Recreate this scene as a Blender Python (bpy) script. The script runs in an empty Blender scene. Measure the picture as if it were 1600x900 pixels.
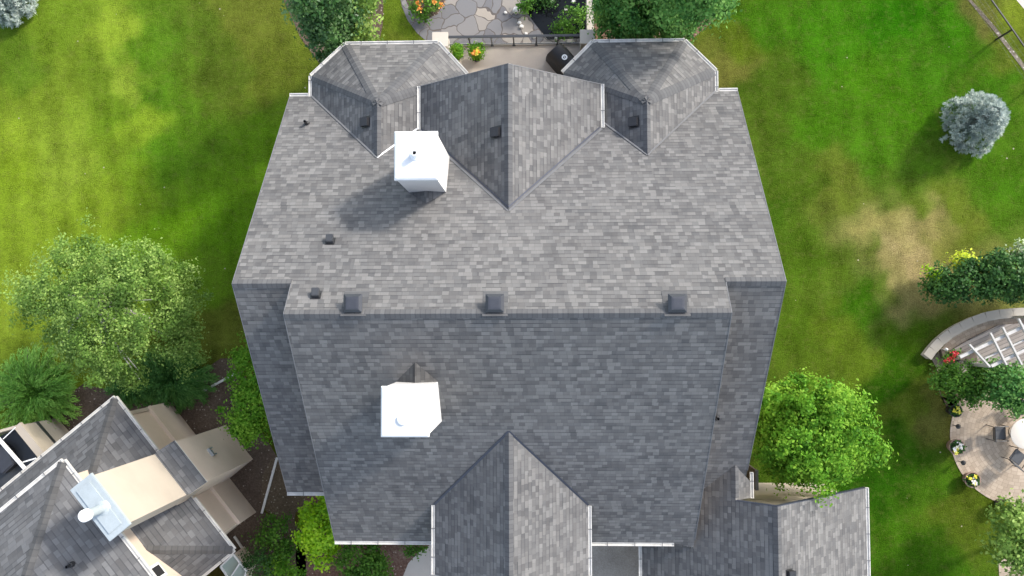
import bpy, math, random
import numpy as np
from mathutils import Vector, Matrix
random.seed(7); rng = np.random.default_rng(7)
S = bpy.context.scene
R_ = math.radians
# ------------------------------------------------------------------ camera
CAM_H = 34.0
FPX = 1292.7
RX, RY, RZ = 0.041634, 0.033176, -0.002876
def rotm(rx, ry, rz):
    cx, sx, cy, sy, cz, sz = math.cos(rx), math.sin(rx), math.cos(ry), math.sin(ry), math.cos(rz), math.sin(rz)
    X = np.array([[1,0,0],[0,cx,-sx],[0,sx,cx]]); Y = np.array([[cy,0,sy],[0,1,0],[-sy,0,cy]]); Z = np.array([[cz,-sz,0],[sz,cz,0],[0,0,1]])
    return Z @ Y @ X
RM = rotm(RX, RY, RZ)
cd = bpy.data.cameras.new('camera'); cam = bpy.data.objects.new('camera', cd); S.collection.objects.link(cam)
cd.sensor_width = 36; cd.lens = FPX / 1600 * 36; cd.clip_end = 2000; cd.clip_start = 0.5
M4 = Matrix([list(RM[i]) + [0] for i in range(3)] + [[0,0,0,1]]); M4.translation = Vector((0,0,CAM_H))
cam.matrix_world = M4; S.camera = cam
# ------------------------------------------------------------------ light
SUN_EL, SUN_AZ = R_(34), math.atan2(0.62, 0.78)          # azimuth measured from +x
sd = Vector((math.cos(SUN_AZ)*math.cos(SUN_EL), math.sin(SUN_AZ)*math.cos(SUN_EL), math.sin(SUN_EL)))
ld = bpy.data.lights.new('sun', 'SUN'); ld.energy = 2.1; ld.angle = R_(7); ld.color = (1, .945, .86)
sun = bpy.data.objects.new('sun', ld); S.collection.objects.link(sun)
sun.rotation_euler = (-sd).to_track_quat('-Z', 'Y').to_euler(); sun.location = (20, 15, 40)
w = bpy.data.worlds.new('World'); S.world = w; w.use_nodes = True
nt = w.node_tree; bg = nt.nodes['Background']; sky = nt.nodes.new('ShaderNodeTexSky')
sky.sky_type = 'NISHITA'; sky.sun_disc = False; sky.sun_elevation = SUN_EL
sky.sun_rotation = math.pi/2 - SUN_AZ; sky.air_density = 1.0; sky.dust_density = 1.5; sky.ozone_density = .8
hs = nt.nodes.new('ShaderNodeHueSaturation'); hs.inputs['Saturation'].default_value = .68; hs.inputs['Value'].default_value = 1.25   # thin high cloud whitens the sky
nt.links.new(sky.outputs[0], hs.inputs['Color']); nt.links.new(hs.outputs[0], bg.inputs[0]); bg.inputs[1].default_value = 0.15
S.view_settings.view_transform = 'Standard'; S.view_settings.look = 'None'; S.view_settings.gamma = 1
S.view_settings.exposure = 1.2
S.render.engine = 'CYCLES'

# ------------------------------------------------------------------ helpers
def U(px, py, z=0.0):
    """point at height z that the photo shows at pixel (px, py)"""
    d = RM @ np.array([(px-800)/FPX, -(py-450)/FPX, -1.0]); t = (z-CAM_H)/d[2]
    return Vector((d[0]*t, d[1]*t, z))
def lin(c):
    return [((v/255)/12.92 if v/255 <= .04045 else ((v/255+.055)/1.055)**2.4) for v in c]
def tag(o, label=None, cat=None, group=None, kind=None):
    if label: o['label'] = label
    if cat: o['category'] = cat
    if group: o['group'] = group
    if kind: o['kind'] = kind
    return o
def thing(name, loc, label, cat, group=None):
    o = bpy.data.objects.new(name, None); S.collection.objects.link(o); o.location = loc
    o.empty_display_size = .3
    return tag(o, label, cat, group)
def root_of(p):
    while p.parent: p = p.parent
    return p
def link(name, me, parent=None, label=None):
    o = bpy.data.objects.new(name, me); S.collection.objects.link(o)
    if parent: o.parent = parent
    if label: o['label'] = label
    return o
def dup(src, loc, label=None, rz=None, scale=None):
    r = src.copy(); S.collection.objects.link(r); r.location = loc
    if rz is not None: r.rotation_euler = (0, 0, rz)
    if scale: r.scale = (scale,)*3
    if label: r['label'] = label
    for ch in [c for c in S.objects if c.parent == src]:
        c = ch.copy(); S.collection.objects.link(c); c.parent = r
        for g in [k for k in S.objects if k.parent == ch]:
            q = g.copy(); S.collection.objects.link(q); q.parent = c
    return r
class MB:
    """collects faces in world coordinates; build() links ONE mesh object"""
    def __init__(s): s.v = []; s.f = []; s.uv = []; s.mi = []
    def face(s, pts, uv=None, mi=0):
        n = len(s.v); s.v += [Vector(p) for p in pts]; s.f.append(tuple(range(n, n+len(pts))))
        s.uv += uv if uv else [(p[0], p[1]) for p in pts]; s.mi.append(mi); return s
    def hexa(s, b, t, mi=0):
        """b, t: lower and upper rings, counter-clockwise seen from above"""
        n = len(b)
        s.face(list(reversed(b)), mi=mi); s.face(t, mi=mi)
        for i in range(n):
            j = (i+1) % n; L = (Vector(b[j])-Vector(b[i])).length; h = (Vector(t[i])-Vector(b[i])).length
            s.face([b[i], b[j], t[j], t[i]], [(0,0),(L,0),(L,h),(0,h)], mi)
        return s
    def box(s, x0, y0, z0, x1, y1, z1, mi=0):
        b = [(x0,y0,z0),(x1,y0,z0),(x1,y1,z0),(x0,y1,z0)]
        return s.hexa(b, [(x,y,z1) for x,y,_ in b], mi)
    def prism(s, ring, z0, z1, mi=0):
        ring = [(p[0],p[1]) for p in ring]
        a = sum(ring[i][0]*ring[(i+1)%len(ring)][1]-ring[(i+1)%len(ring)][0]*ring[i][1] for i in range(len(ring)))
        if a < 0: ring = ring[::-1]
        return s.hexa([(x,y,z0) for x,y in ring], [(x,y,z1) for x,y in ring], mi)
    def bar(s, p, q, wd, h, up=(0,0,1), mi=0):
        p, q = Vector(p), Vector(q); d = (q-p).normalized(); u = Vector(up)
        sx = d.cross(u).normalized()*wd/2; u2 = sx.cross(d).normalized()*h/2
        a = [p-sx-u2, p+sx-u2, p+sx+u2, p-sx+u2]; b = [x+(q-p) for x in a]
        for i in range(4):
            j = (i+1) % 4; s.face([a[i], b[i], b[j], a[j]][::-1], mi=mi)
        s.face(a, mi=mi); s.face(b[::-1], mi=mi); return s
    def cyl(s, c, r, z0, z1, n=20, r2=None, mi=0, cap=True):
        r2 = r if r2 is None else r2; c = Vector(c)
        b = [(c.x+r*math.cos(2*math.pi*i/n), c.y+r*math.sin(2*math.pi*i/n), z0) for i in range(n)]
        t = [(c.x+r2*math.cos(2*math.pi*i/n), c.y+r2*math.sin(2*math.pi*i/n), z1) for i in range(n)]
        if cap: return s.hexa(b, t, mi)
        for i in range(n): j=(i+1)%n; s.face([b[i],b[j],t[j],t[i]], mi=mi)
        return s
    def lathe(s, c, prof, n=24, mi=0):
        for (r0,z0),(r1,z1) in zip(prof, prof[1:]):
            s.cyl(c, r0, z0, z1, n, r1, mi, cap=False)
        return s
    def tube(s, pts, rad, n=7, mi=0):
        pts = [Vector(p) for p in pts]; rings = []
        for i, p in enumerate(pts):
            d = (pts[min(i+1,len(pts)-1)]-pts[max(i-1,0)]).normalized()
            a = d.orthogonal().normalized(); b = d.cross(a); r = rad[i] if isinstance(rad,(list,tuple)) else rad
            if rings:   # keep frames aligned
                a = (pa - d*pa.dot(d)).normalized(); b = d.cross(a)
            pa = a
            rings.append([p+a*r*math.cos(2*math.pi*k/n)+b*r*math.sin(2*math.pi*k/n) for k in range(n)])
        for A, B in zip(rings, rings[1:]):
            for k in range(n): j=(k+1)%n; s.face([A[k],A[j],B[j],B[k]], mi=mi)
        s.face(rings[0][::-1], mi=mi); s.face(rings[-1], mi=mi); return s
    def build(s, name, mats, parent=None, label=None, smooth=False, bevel=0, merge=False):
        off = Vector(root_of(parent).location) if parent else Vector((0,0,0))
        me = bpy.data.meshes.new(name); me.from_pydata([v-off for v in s.v], [], s.f)
        uvl = me.uv_layers.new(name='UVMap'); uvl.data.foreach_set('uv', np.array(s.uv, dtype=float).ravel())
        for m in (mats if isinstance(mats, (list,tuple)) else [mats]): me.materials.append(m)
        me.polygons.foreach_set('material_index', s.mi)
        if merge or bevel or smooth:
            import bmesh
            bm = bmesh.new(); bm.from_mesh(me); bmesh.ops.remove_doubles(bm, verts=bm.verts, dist=1e-4)
            bmesh.ops.recalc_face_normals(bm, faces=bm.faces)
            if bevel: bmesh.ops.bevel(bm, geom=list(bm.edges), offset=bevel, segments=2, affect='EDGES', clamp_overlap=True)
            bm.to_mesh(me); bm.free()
        if smooth:
            me.polygons.foreach_set('use_smooth', [True]*len(me.polygons))
            try: me.set_sharp_from_angle(angle=R_(40))
            except Exception: pass
        return link(name, me, parent, label)

# ------------------------------------------------------------------ materials
class N:
    def __init__(s, name):
        s.m = bpy.data.materials.new(name); s.m.use_nodes = True; s.t = s.m.node_tree; s.b = s.t.nodes['Principled BSDF']
    def n(s, typ, **kw):
        nd = s.t.nodes.new('ShaderNode'+typ)
        for k, v in kw.items(): setattr(nd, k, v)
        return nd
    def put(s, sock, val):
        if isinstance(val, bpy.types.NodeSocket): s.t.links.new(val, sock)
        elif val is not None: sock.default_value = val
    def math(s, op, a, b=None, c=None, clamp=False):
        nd = s.n('Math', operation=op); nd.use_clamp = clamp
        s.put(nd.inputs[0], a); s.put(nd.inputs[1], b) if b is not None else None
        if c is not None: s.put(nd.inputs[2], c)
        return nd.outputs[0]
    def mix(s, f, a, b, mode='MIX'):
        nd = s.n('MixRGB', blend_type=mode); s.put(nd.inputs[0], f)
        for i, v in ((1,a),(2,b)):
            s.put(nd.inputs[i], v if isinstance(v, bpy.types.NodeSocket) else tuple(v[:3])+(1,))
        return nd.outputs[0]
    def noise(s, vec, scale, detail=3, rough=.55):
        nd = s.n('TexNoise'); s.put(nd.inputs['Vector'], vec); nd.inputs['Scale'].default_value = scale
        nd.inputs['Detail'].default_value = detail; nd.inputs['Roughness'].default_value = rough; return nd.outputs[0]
    def ramp(s, f, stops):
        nd = s.n('ValToRGB'); s.put(nd.inputs[0], f); e = nd.color_ramp.elements
        for i, (p, c) in enumerate(stops):
            el = e[i] if i < 2 else e.new(p)
            el.position = p; el.color = (tuple(c)+(1,))[:4] if len(c) == 3 else c
        return nd.outputs[0]
    def coord(s, kind='Object'): return s.n('TexCoord').outputs[kind]
    def mapr(s, v, a, b, c, d):
        nd = s.n('MapRange'); s.put(nd.inputs[0], v)
        for i, x in enumerate((a,b,c,d)): nd.inputs[i+1].default_value = x
        return nd.outputs[0]
    def bump(s, h, strength=.3, dist=.02):
        nd = s.n('Bump'); nd.inputs['Strength'].default_value = strength; nd.inputs['Distance'].default_value = dist
        s.put(nd.inputs['Height'], h); s.put(s.b.inputs['Normal'], nd.outputs[0])
    def done(s, col=None, rough=.8, metal=0, spec=None):
        if col is not None: s.put(s.b.inputs['Base Color'], col if isinstance(col, bpy.types.NodeSocket) else tuple(col[:3])+(1,))
        s.put(s.b.inputs['Roughness'], rough); s.b.inputs['Metallic'].default_value = metal
        if spec is not None: s.b.inputs['Specular IOR Level'].default_value = spec
        return s.m

def plain(name, col, rough=.6, var=.12, scale=3, metal=0, bump=0, spec=None):
    k = N(name); c = k.coord(); f = k.noise(c, scale, 4, .6); g = k.noise(c, scale*14, 2, .6)
    f = k.math('ADD', k.math('MULTIPLY', f, .65), k.math('MULTIPLY', g, .35))
    lo = [v*(1-var) for v in col]; hi = [min(1, v*(1+var)) for v in col]
    cc = k.ramp(f, [(.3, lo), (.7, hi)])
    if bump: k.bump(g, bump, .01)
    return k.done(cc, rough, metal, spec)

def shingle(name, exposure=.143, tab=.2, lo=(.075,.075,.077), mid=(.118,.116,.115), hi=(.172,.168,.163), cap=False, line=.5):
    k = N(name); uv = k.n('UVMap').outputs[0]; sp = k.n('SeparateXYZ'); k.put(sp.inputs[0], uv)
    u, v = sp.outputs[0], sp.outputs[1]
    # slightly wavy courses
    q = k.math('DIVIDE', v, exposure)
    row = k.math('FLOOR', q); fr = k.math('SUBTRACT', q, row)
    wn = k.n('TexWhiteNoise', noise_dimensions='1D'); k.put(wn.inputs['W'], row)
    def cells(width, seed):
        W = k.math('ADD', k.math('DIVIDE', u, width), k.math('MULTIPLY', k.math('ADD', row, seed), 37.137))
        vo = k.n('TexVoronoi', voronoi_dimensions='1D', feature='F1'); k.put(vo.inputs['W'], W); vo.inputs['Scale'].default_value = 1
        s2 = k.n('SeparateColor'); k.put(s2.inputs[0], vo.outputs['Color'])
        ve = k.n('TexVoronoi', voronoi_dimensions='1D', feature='DISTANCE_TO_EDGE'); k.put(ve.inputs['W'], W); ve.inputs['Scale'].default_value = 1
        return s2.outputs[0], s2.outputs[1], ve.outputs['Distance']
    if cap: r1, g1, e1 = wn.outputs['Value'], .5, 1.0
    else:
        ra, g1, e1 = cells(tab*.95, 0.0); rb, gb, eb = cells(tab*2.5, 5.0)
        hi_ = k.math('GREATER_THAN', ra, .74); r1 = k.math('ADD', k.math('MULTIPLY', ra, .66), k.math('ADD', k.math('MULTIPLY', rb, .26), k.math('MULTIPLY', hi_, .14)))
    c = k.coord(); blot = k.noise(c, .55, 3, .6); smp = k.n('Mapping'); smp.inputs['Scale'].default_value = (2.6, .35, 1); k.put(smp.inputs[0], uv); streak = k.noise(smp.outputs[0], 1, 4, .6); gran = k.noise(c, 60, 2, .8)
    f = k.math('ADD', k.math('MULTIPLY', r1, .78 if not cap else .3), k.math('SUBTRACT', k.math('MULTIPLY', blot, .4), .08))
    f = k.math('ADD', f, k.math('MULTIPLY', k.math('SUBTRACT', gran, .5), .25))
    f = k.math('ADD', f, k.math('MULTIPLY', k.math('SUBTRACT', streak, .5), .42))
    if cap: f = k.math('ADD', f, .05)
    col = k.ramp(f, [(.1, lo), (.85, hi), (.42, mid)])
    if not cap:   # a little warm / cool variation between tabs
        col = k.mix(k.math('MULTIPLY', g1, .22), col, (.115,.103,.094))
    butt_shadow = k.math('LESS_THAN', fr, .19)  # shadow line under each shingle course, painted into the colour
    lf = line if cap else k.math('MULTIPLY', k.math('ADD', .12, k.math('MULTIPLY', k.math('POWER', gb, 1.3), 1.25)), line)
    col = k.mix(k.math('MULTIPLY', butt_shadow, lf), col, (.035,.036,.04))
    if not cap:
        sl = k.math('LESS_THAN', e1, .045); col = k.mix(k.math('MULTIPLY', sl, .15), col, (.04,.04,.044))
        h = k.math('ADD', k.math('MULTIPLY', k.math('GREATER_THAN', r1, .5), .5), k.math('MULTIPLY', k.math('SUBTRACT', 1.0, fr), .8))
    else: h = k.math('SUBTRACT', 1.0, fr)
    h = k.math('ADD', h, k.math('MULTIPLY', gran, .3)); k.bump(h, .5, .012)
    return k.done(col, .9, 0, .25)

def stucco(name, col, var=.1):
    k = N(name); c = k.coord(); a = k.noise(c, .7, 4, .6); b = k.noise(c, 50, 3, .7)
    sp = k.n('SeparateXYZ'); k.put(sp.inputs[0], c)
    f = k.math('ADD', k.math('MULTIPLY', a, .75), k.math('MULTIPLY', b, .25))
    cc = k.ramp(f, [(.3, [v*(1-var) for v in col]), (.7, [min(1,v*(1+var)) for v in col])])
    k.bump(b, .25, .01); return k.done(cc, .9, 0, .2)

def leafmat(name, lo, mid, hi, trans=.3, rough=.45, spec=.4):
    k = N(name); at = k.n('Attribute', attribute_name='tint').outputs['Fac']
    c = k.coord(); big = k.noise(c, .9, 2, .5)
    f = k.math('ADD', k.math('MULTIPLY', at, .7), k.math('MULTIPLY', big, .35))
    col = k.ramp(f, [(.15, lo), (.85, hi), (.5, mid)])
    m = k.done(col, rough, 0, spec)
    tr = k.n('BsdfTranslucent'); k.put(tr.inputs[0], k.mix(.5, col, [min(1,v*1.5) for v in hi]))
    mx = k.n('MixShader'); mx.inputs[0].default_value = trans
    out = k.t.nodes['Material Output']; k.t.links.new(k.b.outputs[0], mx.inputs[1]); k.t.links.new(tr.outputs[0], mx.inputs[2]); k.t.links.new(mx.outputs[0], out.inputs[0])
    return m

M = {}
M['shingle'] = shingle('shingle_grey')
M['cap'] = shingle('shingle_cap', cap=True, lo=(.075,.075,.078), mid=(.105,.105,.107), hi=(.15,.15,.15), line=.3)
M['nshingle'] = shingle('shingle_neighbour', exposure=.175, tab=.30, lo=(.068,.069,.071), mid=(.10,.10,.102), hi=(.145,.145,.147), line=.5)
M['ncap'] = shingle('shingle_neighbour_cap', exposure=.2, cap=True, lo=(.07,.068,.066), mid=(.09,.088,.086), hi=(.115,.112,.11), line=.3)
M['white'] = plain('white_metal', (.78,.78,.77), .45, .05, 2)
M['capwhite'] = plain('chimney_cap_metal', (.62,.63,.63), .45, .1, 2)
M['offwhite'] = plain('offwhite_trim', (.62,.6,.56), .6, .1, 3)
M['gutter'] = plain('gutter_white', (.58,.56,.52), .55, .22, 4)
M['chimwhite'] = stucco('chimney_stucco_white', (.62,.605,.58), .09)
M['beige'] = stucco('stucco_beige', (.60,.49,.39), .09)
M['beige_l'] = stucco('stucco_light_beige', (.43,.37,.30), .08)
M['concrete'] = stucco('concrete_light', (.50,.45,.39), .1)
M['deck'] = stucco('deck_membrane', (.46,.395,.33), .09)
M['flash'] = plain('flashing_grey_metal', (.15,.15,.155), .5, .15, 4, .2)
M['flash_dark'] = plain('flashing_dark', (.035,.04,.06), .5, .2, 4)
M['black'] = plain('black_metal', (.016,.016,.018), .45, .2, 4)
M['rail'] = plain('rail_charcoal', (.04,.042,.045), .4, .15, 4)
M['vent'] = plain('vent_slate_metal', (.045,.048,.058), .5, .12, 5, .2)
M['galv'] = plain('galvanised_metal', (.42,.46,.48), .35, .1, 2, .6)
M['galv_l'] = plain('galvanised_cap', (.33,.37,.385), .6, .14, 2, 0)
M['dark'] = plain('dark_gap', (.012,.012,.013), .9, .2, 3)
M['cover'] = plain('grill_cover_fabric', (.013,.012,.013), .6, .3, 6, bump=.4)
M['bark'] = plain('bark', (.11,.085,.065), .9, .35, 8, bump=.6)
M['birchbark'] = plain('birch_bark', (.5,.47,.42), .8, .35, 7)
M['terracotta'] = plain('pot_clay', (.26,.17,.13), .8, .15, 8)
M['potblack'] = plain('pot_black', (.02,.019,.02), .5, .2, 8)
M['soil'] = plain('soil', (.035,.025,.018), .95, .4, 20)
M['glass'] = None
k = N('pale_glass'); M['glass'] = k.done((.35,.42,.38), .12, 0, .6)
M['wicker'] = plain('chair_mesh_grey', (.055,.058,.062), .6, .2, 20)
M['tabletop'] = plain('table_cream', (.62,.56,.48), .5, .06, 3)
M['wood_grey'] = None
def planks(name, lo, hi, width=.14, ang=0.0):
    k = N(name); c = k.coord(); mp = k.n('Mapping'); mp.inputs['Rotation'].default_value = (0,0,ang); k.put(mp.inputs[0], c)
    sp = k.n('SeparateXYZ'); k.put(sp.inputs[0], mp.outputs[0]); q = k.math('DIVIDE', sp.outputs[1], width); r = k.math('FLOOR', q); fr = k.math('SUBTRACT', q, r)
    wn = k.n('TexWhiteNoise', noise_dimensions='1D'); k.put(wn.inputs['W'], r)
    f = k.math('ADD', k.math('MULTIPLY', wn.outputs['Value'], .6), k.math('MULTIPLY', k.noise(c, 6, 3), .4))
    col = k.ramp(f, [(.15, lo), (.85, hi)]); col = k.mix(k.math('MULTIPLY', k.math('LESS_THAN', fr, .1), .8), col, (.02,.018,.015))
    return k.done(col, .8)
M['wood_grey'] = planks('weathered_deck_planks', (.17,.145,.125), (.31,.27,.24), .14, R_(-24))

def pavers(name, lo, hi, joint, center=None, size=(.22,.14)):
    """concentric paving round 'center' (object space)"""
    k = N(name); c = k.coord(); sp = k.n('SeparateXYZ'); k.put(sp.inputs[0], c)
    dx = k.math('SUBTRACT', sp.outputs[0], center[0]); dy = k.math('SUBTRACT', sp.outputs[1], center[1])
    r = k.math('SQRT', k.math('ADD', k.math('MULTIPLY', dx, dx), k.math('MULTIPLY', dy, dy))); a = k.math('ARCTAN2', dy, dx)
    q = k.math('DIVIDE', r, size[1]); row = k.math('FLOOR', q); fr = k.math('SUBTRACT', q, row)
    cnt = k.math('ROUND', k.math('DIVIDE', k.math('MULTIPLY', row, size[1]*6.2832), size[0]))
    t = k.math('MULTIPLY', k.math('ADD', k.math('DIVIDE', a, 6.2832), k.math('MULTIPLY', row, .317)), cnt); ti = k.math('FLOOR', t); tf = k.math('SUBTRACT', t, ti)
    wn = k.n('TexWhiteNoise', noise_dimensions='2D'); cb = k.n('CombineXYZ'); k.put(cb.inputs[0], row); k.put(cb.inputs[1], ti); k.put(wn.inputs['Vector'], cb.outputs[0])
    f = k.math('ADD', k.math('MULTIPLY', wn.outputs['Value'], .5), k.math('MULTIPLY', k.noise(c, .8, 4), .5))
    col = k.ramp(f, [(.2, lo), (.8, hi)])
    j = k.math('MAXIMUM', k.math('LESS_THAN', fr, .1), k.math('LESS_THAN', tf, .08)); col = k.mix(k.math('MULTIPLY', j, .6), col, joint)
    return k.done(col, .9, 0, .2)

def flagstone(name):
    k = N(name); c = k.coord(); wv = k.n('TexNoise'); k.put(wv.inputs['Vector'], c); wv.inputs['Scale'].default_value = 1.3
    v2 = k.mix(.42, c, wv.outputs['Color'])
    vo = k.n('TexVoronoi', feature='F1'); k.put(vo.inputs['Vector'], v2); vo.inputs['Scale'].default_value = 2.1
    ve = k.n('TexVoronoi', feature='DISTANCE_TO_EDGE'); k.put(ve.inputs['Vector'], v2); ve.inputs['Scale'].default_value = 2.1
    for x in (vo, ve): x.voronoi_dimensions = '2D'; x.inputs['Scale'].default_value = 2.9; x.inputs['Randomness'].default_value = 1
    sc = k.n('SeparateColor'); k.put(sc.inputs[0], vo.outputs['Color'])
    col = k.ramp(sc.outputs[0], [(.05, (.11,.11,.12)), (.95, (.33,.29,.24)), (.5, (.165,.165,.17)), (.8, (.225,.21,.195))])
    n1 = k.noise(c, 9, 4, .7); col = k.mix(k.math('MULTIPLY', n1, .35), col, (.2,.18,.17))
    j = k.math('LESS_THAN', ve.outputs['Distance'], .035); col = k.mix(j, col, (.105,.09,.082))
    k.bump(k.math('ADD', k.math('MINIMUM', ve.outputs['Distance'], .06), k.math('MULTIPLY', n1, .02)), .6, .2)
    return k.done(col, .85, 0, .3)
M['flag'] = flagstone('flagstone_paving')

def groundcover(name, lo, mid, hi, scale=14, speck=None, bump=.8):
    k = N(name); c = k.coord(); a = k.noise(c, .7, 4, .6); b = k.noise(c, scale, 4, .75); d = k.noise(c, scale*3.1, 2, .8)
    f = k.math('ADD', k.math('MULTIPLY', a, .35), k.math('ADD', k.math('MULTIPLY', b, .4), k.math('MULTIPLY', d, .25)))
    col = k.ramp(f, [(.36, lo), (.64, hi), (.5, mid)])
    if speck:
        vo = k.n('TexVoronoi', feature='F1'); k.put(vo.inputs['Vector'], c); vo.inputs['Scale'].default_value = 9
        s2 = k.n('SeparateColor'); k.put(s2.inputs[0], vo.outputs['Color'])
        m = k.math('MULTIPLY', k.math('LESS_THAN', vo.outputs['Distance'], .26), k.math('GREATER_THAN', s2.outputs[1], .72))
        col = k.mix(m, col, speck)
    k.bump(b, bump, .05); return k.done(col, .95, 0, .15)
M['mulch'] = groundcover('mulch_dark', (.045,.032,.023), (.095,.068,.05), (.18,.135,.10), 12, (.3,.25,.2))
M['mulch_red'] = groundcover('mulch_bark_chips', (.075,.04,.028), (.16,.09,.065), (.30,.21,.16), 12, (.38,.30,.24))
M['gravelbed'] = groundcover('dry_bed', (.06,.045,.03), (.115,.085,.055), (.2,.16,.11), 12, (.3,.26,.2))

# ------------------------------------------------------------------ GROUND
LAWN = [ # px, py, colour seen in the photo
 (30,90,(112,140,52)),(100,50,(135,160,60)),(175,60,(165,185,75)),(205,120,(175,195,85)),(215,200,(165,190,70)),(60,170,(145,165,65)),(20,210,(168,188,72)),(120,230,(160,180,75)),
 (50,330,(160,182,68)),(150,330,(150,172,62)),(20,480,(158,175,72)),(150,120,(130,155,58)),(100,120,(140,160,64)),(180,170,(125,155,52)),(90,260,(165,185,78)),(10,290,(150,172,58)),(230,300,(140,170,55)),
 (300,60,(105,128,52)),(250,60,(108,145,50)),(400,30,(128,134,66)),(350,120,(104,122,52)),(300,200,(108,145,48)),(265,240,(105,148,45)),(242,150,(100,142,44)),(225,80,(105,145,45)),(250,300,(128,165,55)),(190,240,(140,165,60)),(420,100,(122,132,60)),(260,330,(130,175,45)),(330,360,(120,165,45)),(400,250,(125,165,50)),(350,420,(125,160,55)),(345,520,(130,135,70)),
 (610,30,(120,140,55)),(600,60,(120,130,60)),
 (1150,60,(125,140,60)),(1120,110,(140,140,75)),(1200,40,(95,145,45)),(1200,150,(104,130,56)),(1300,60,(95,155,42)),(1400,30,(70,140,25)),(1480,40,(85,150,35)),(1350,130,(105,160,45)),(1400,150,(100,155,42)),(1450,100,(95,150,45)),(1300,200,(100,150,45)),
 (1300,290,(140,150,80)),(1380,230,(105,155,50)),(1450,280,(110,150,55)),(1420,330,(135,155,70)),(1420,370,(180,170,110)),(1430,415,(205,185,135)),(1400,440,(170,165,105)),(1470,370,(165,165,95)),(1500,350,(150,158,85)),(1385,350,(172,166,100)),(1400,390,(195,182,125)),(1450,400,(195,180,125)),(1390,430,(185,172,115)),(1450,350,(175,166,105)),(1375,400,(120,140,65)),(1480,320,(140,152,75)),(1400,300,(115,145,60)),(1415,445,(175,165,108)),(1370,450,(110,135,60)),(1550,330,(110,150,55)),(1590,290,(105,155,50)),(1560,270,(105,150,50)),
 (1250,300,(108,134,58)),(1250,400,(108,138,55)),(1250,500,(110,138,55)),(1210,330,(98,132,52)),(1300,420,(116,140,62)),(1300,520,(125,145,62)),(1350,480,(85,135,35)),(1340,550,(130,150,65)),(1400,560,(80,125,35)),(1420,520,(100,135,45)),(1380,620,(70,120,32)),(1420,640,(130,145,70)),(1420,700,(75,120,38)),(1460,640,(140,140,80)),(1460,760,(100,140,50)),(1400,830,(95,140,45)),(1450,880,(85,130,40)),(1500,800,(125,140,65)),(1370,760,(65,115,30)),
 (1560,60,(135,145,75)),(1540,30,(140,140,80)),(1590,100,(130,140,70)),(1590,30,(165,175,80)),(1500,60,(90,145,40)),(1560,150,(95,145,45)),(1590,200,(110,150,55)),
 (410,760,(110,110,55)),(440,780,(115,110,50)),(470,860,(110,90,60)),(440,720,(105,115,50)),
]
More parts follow.
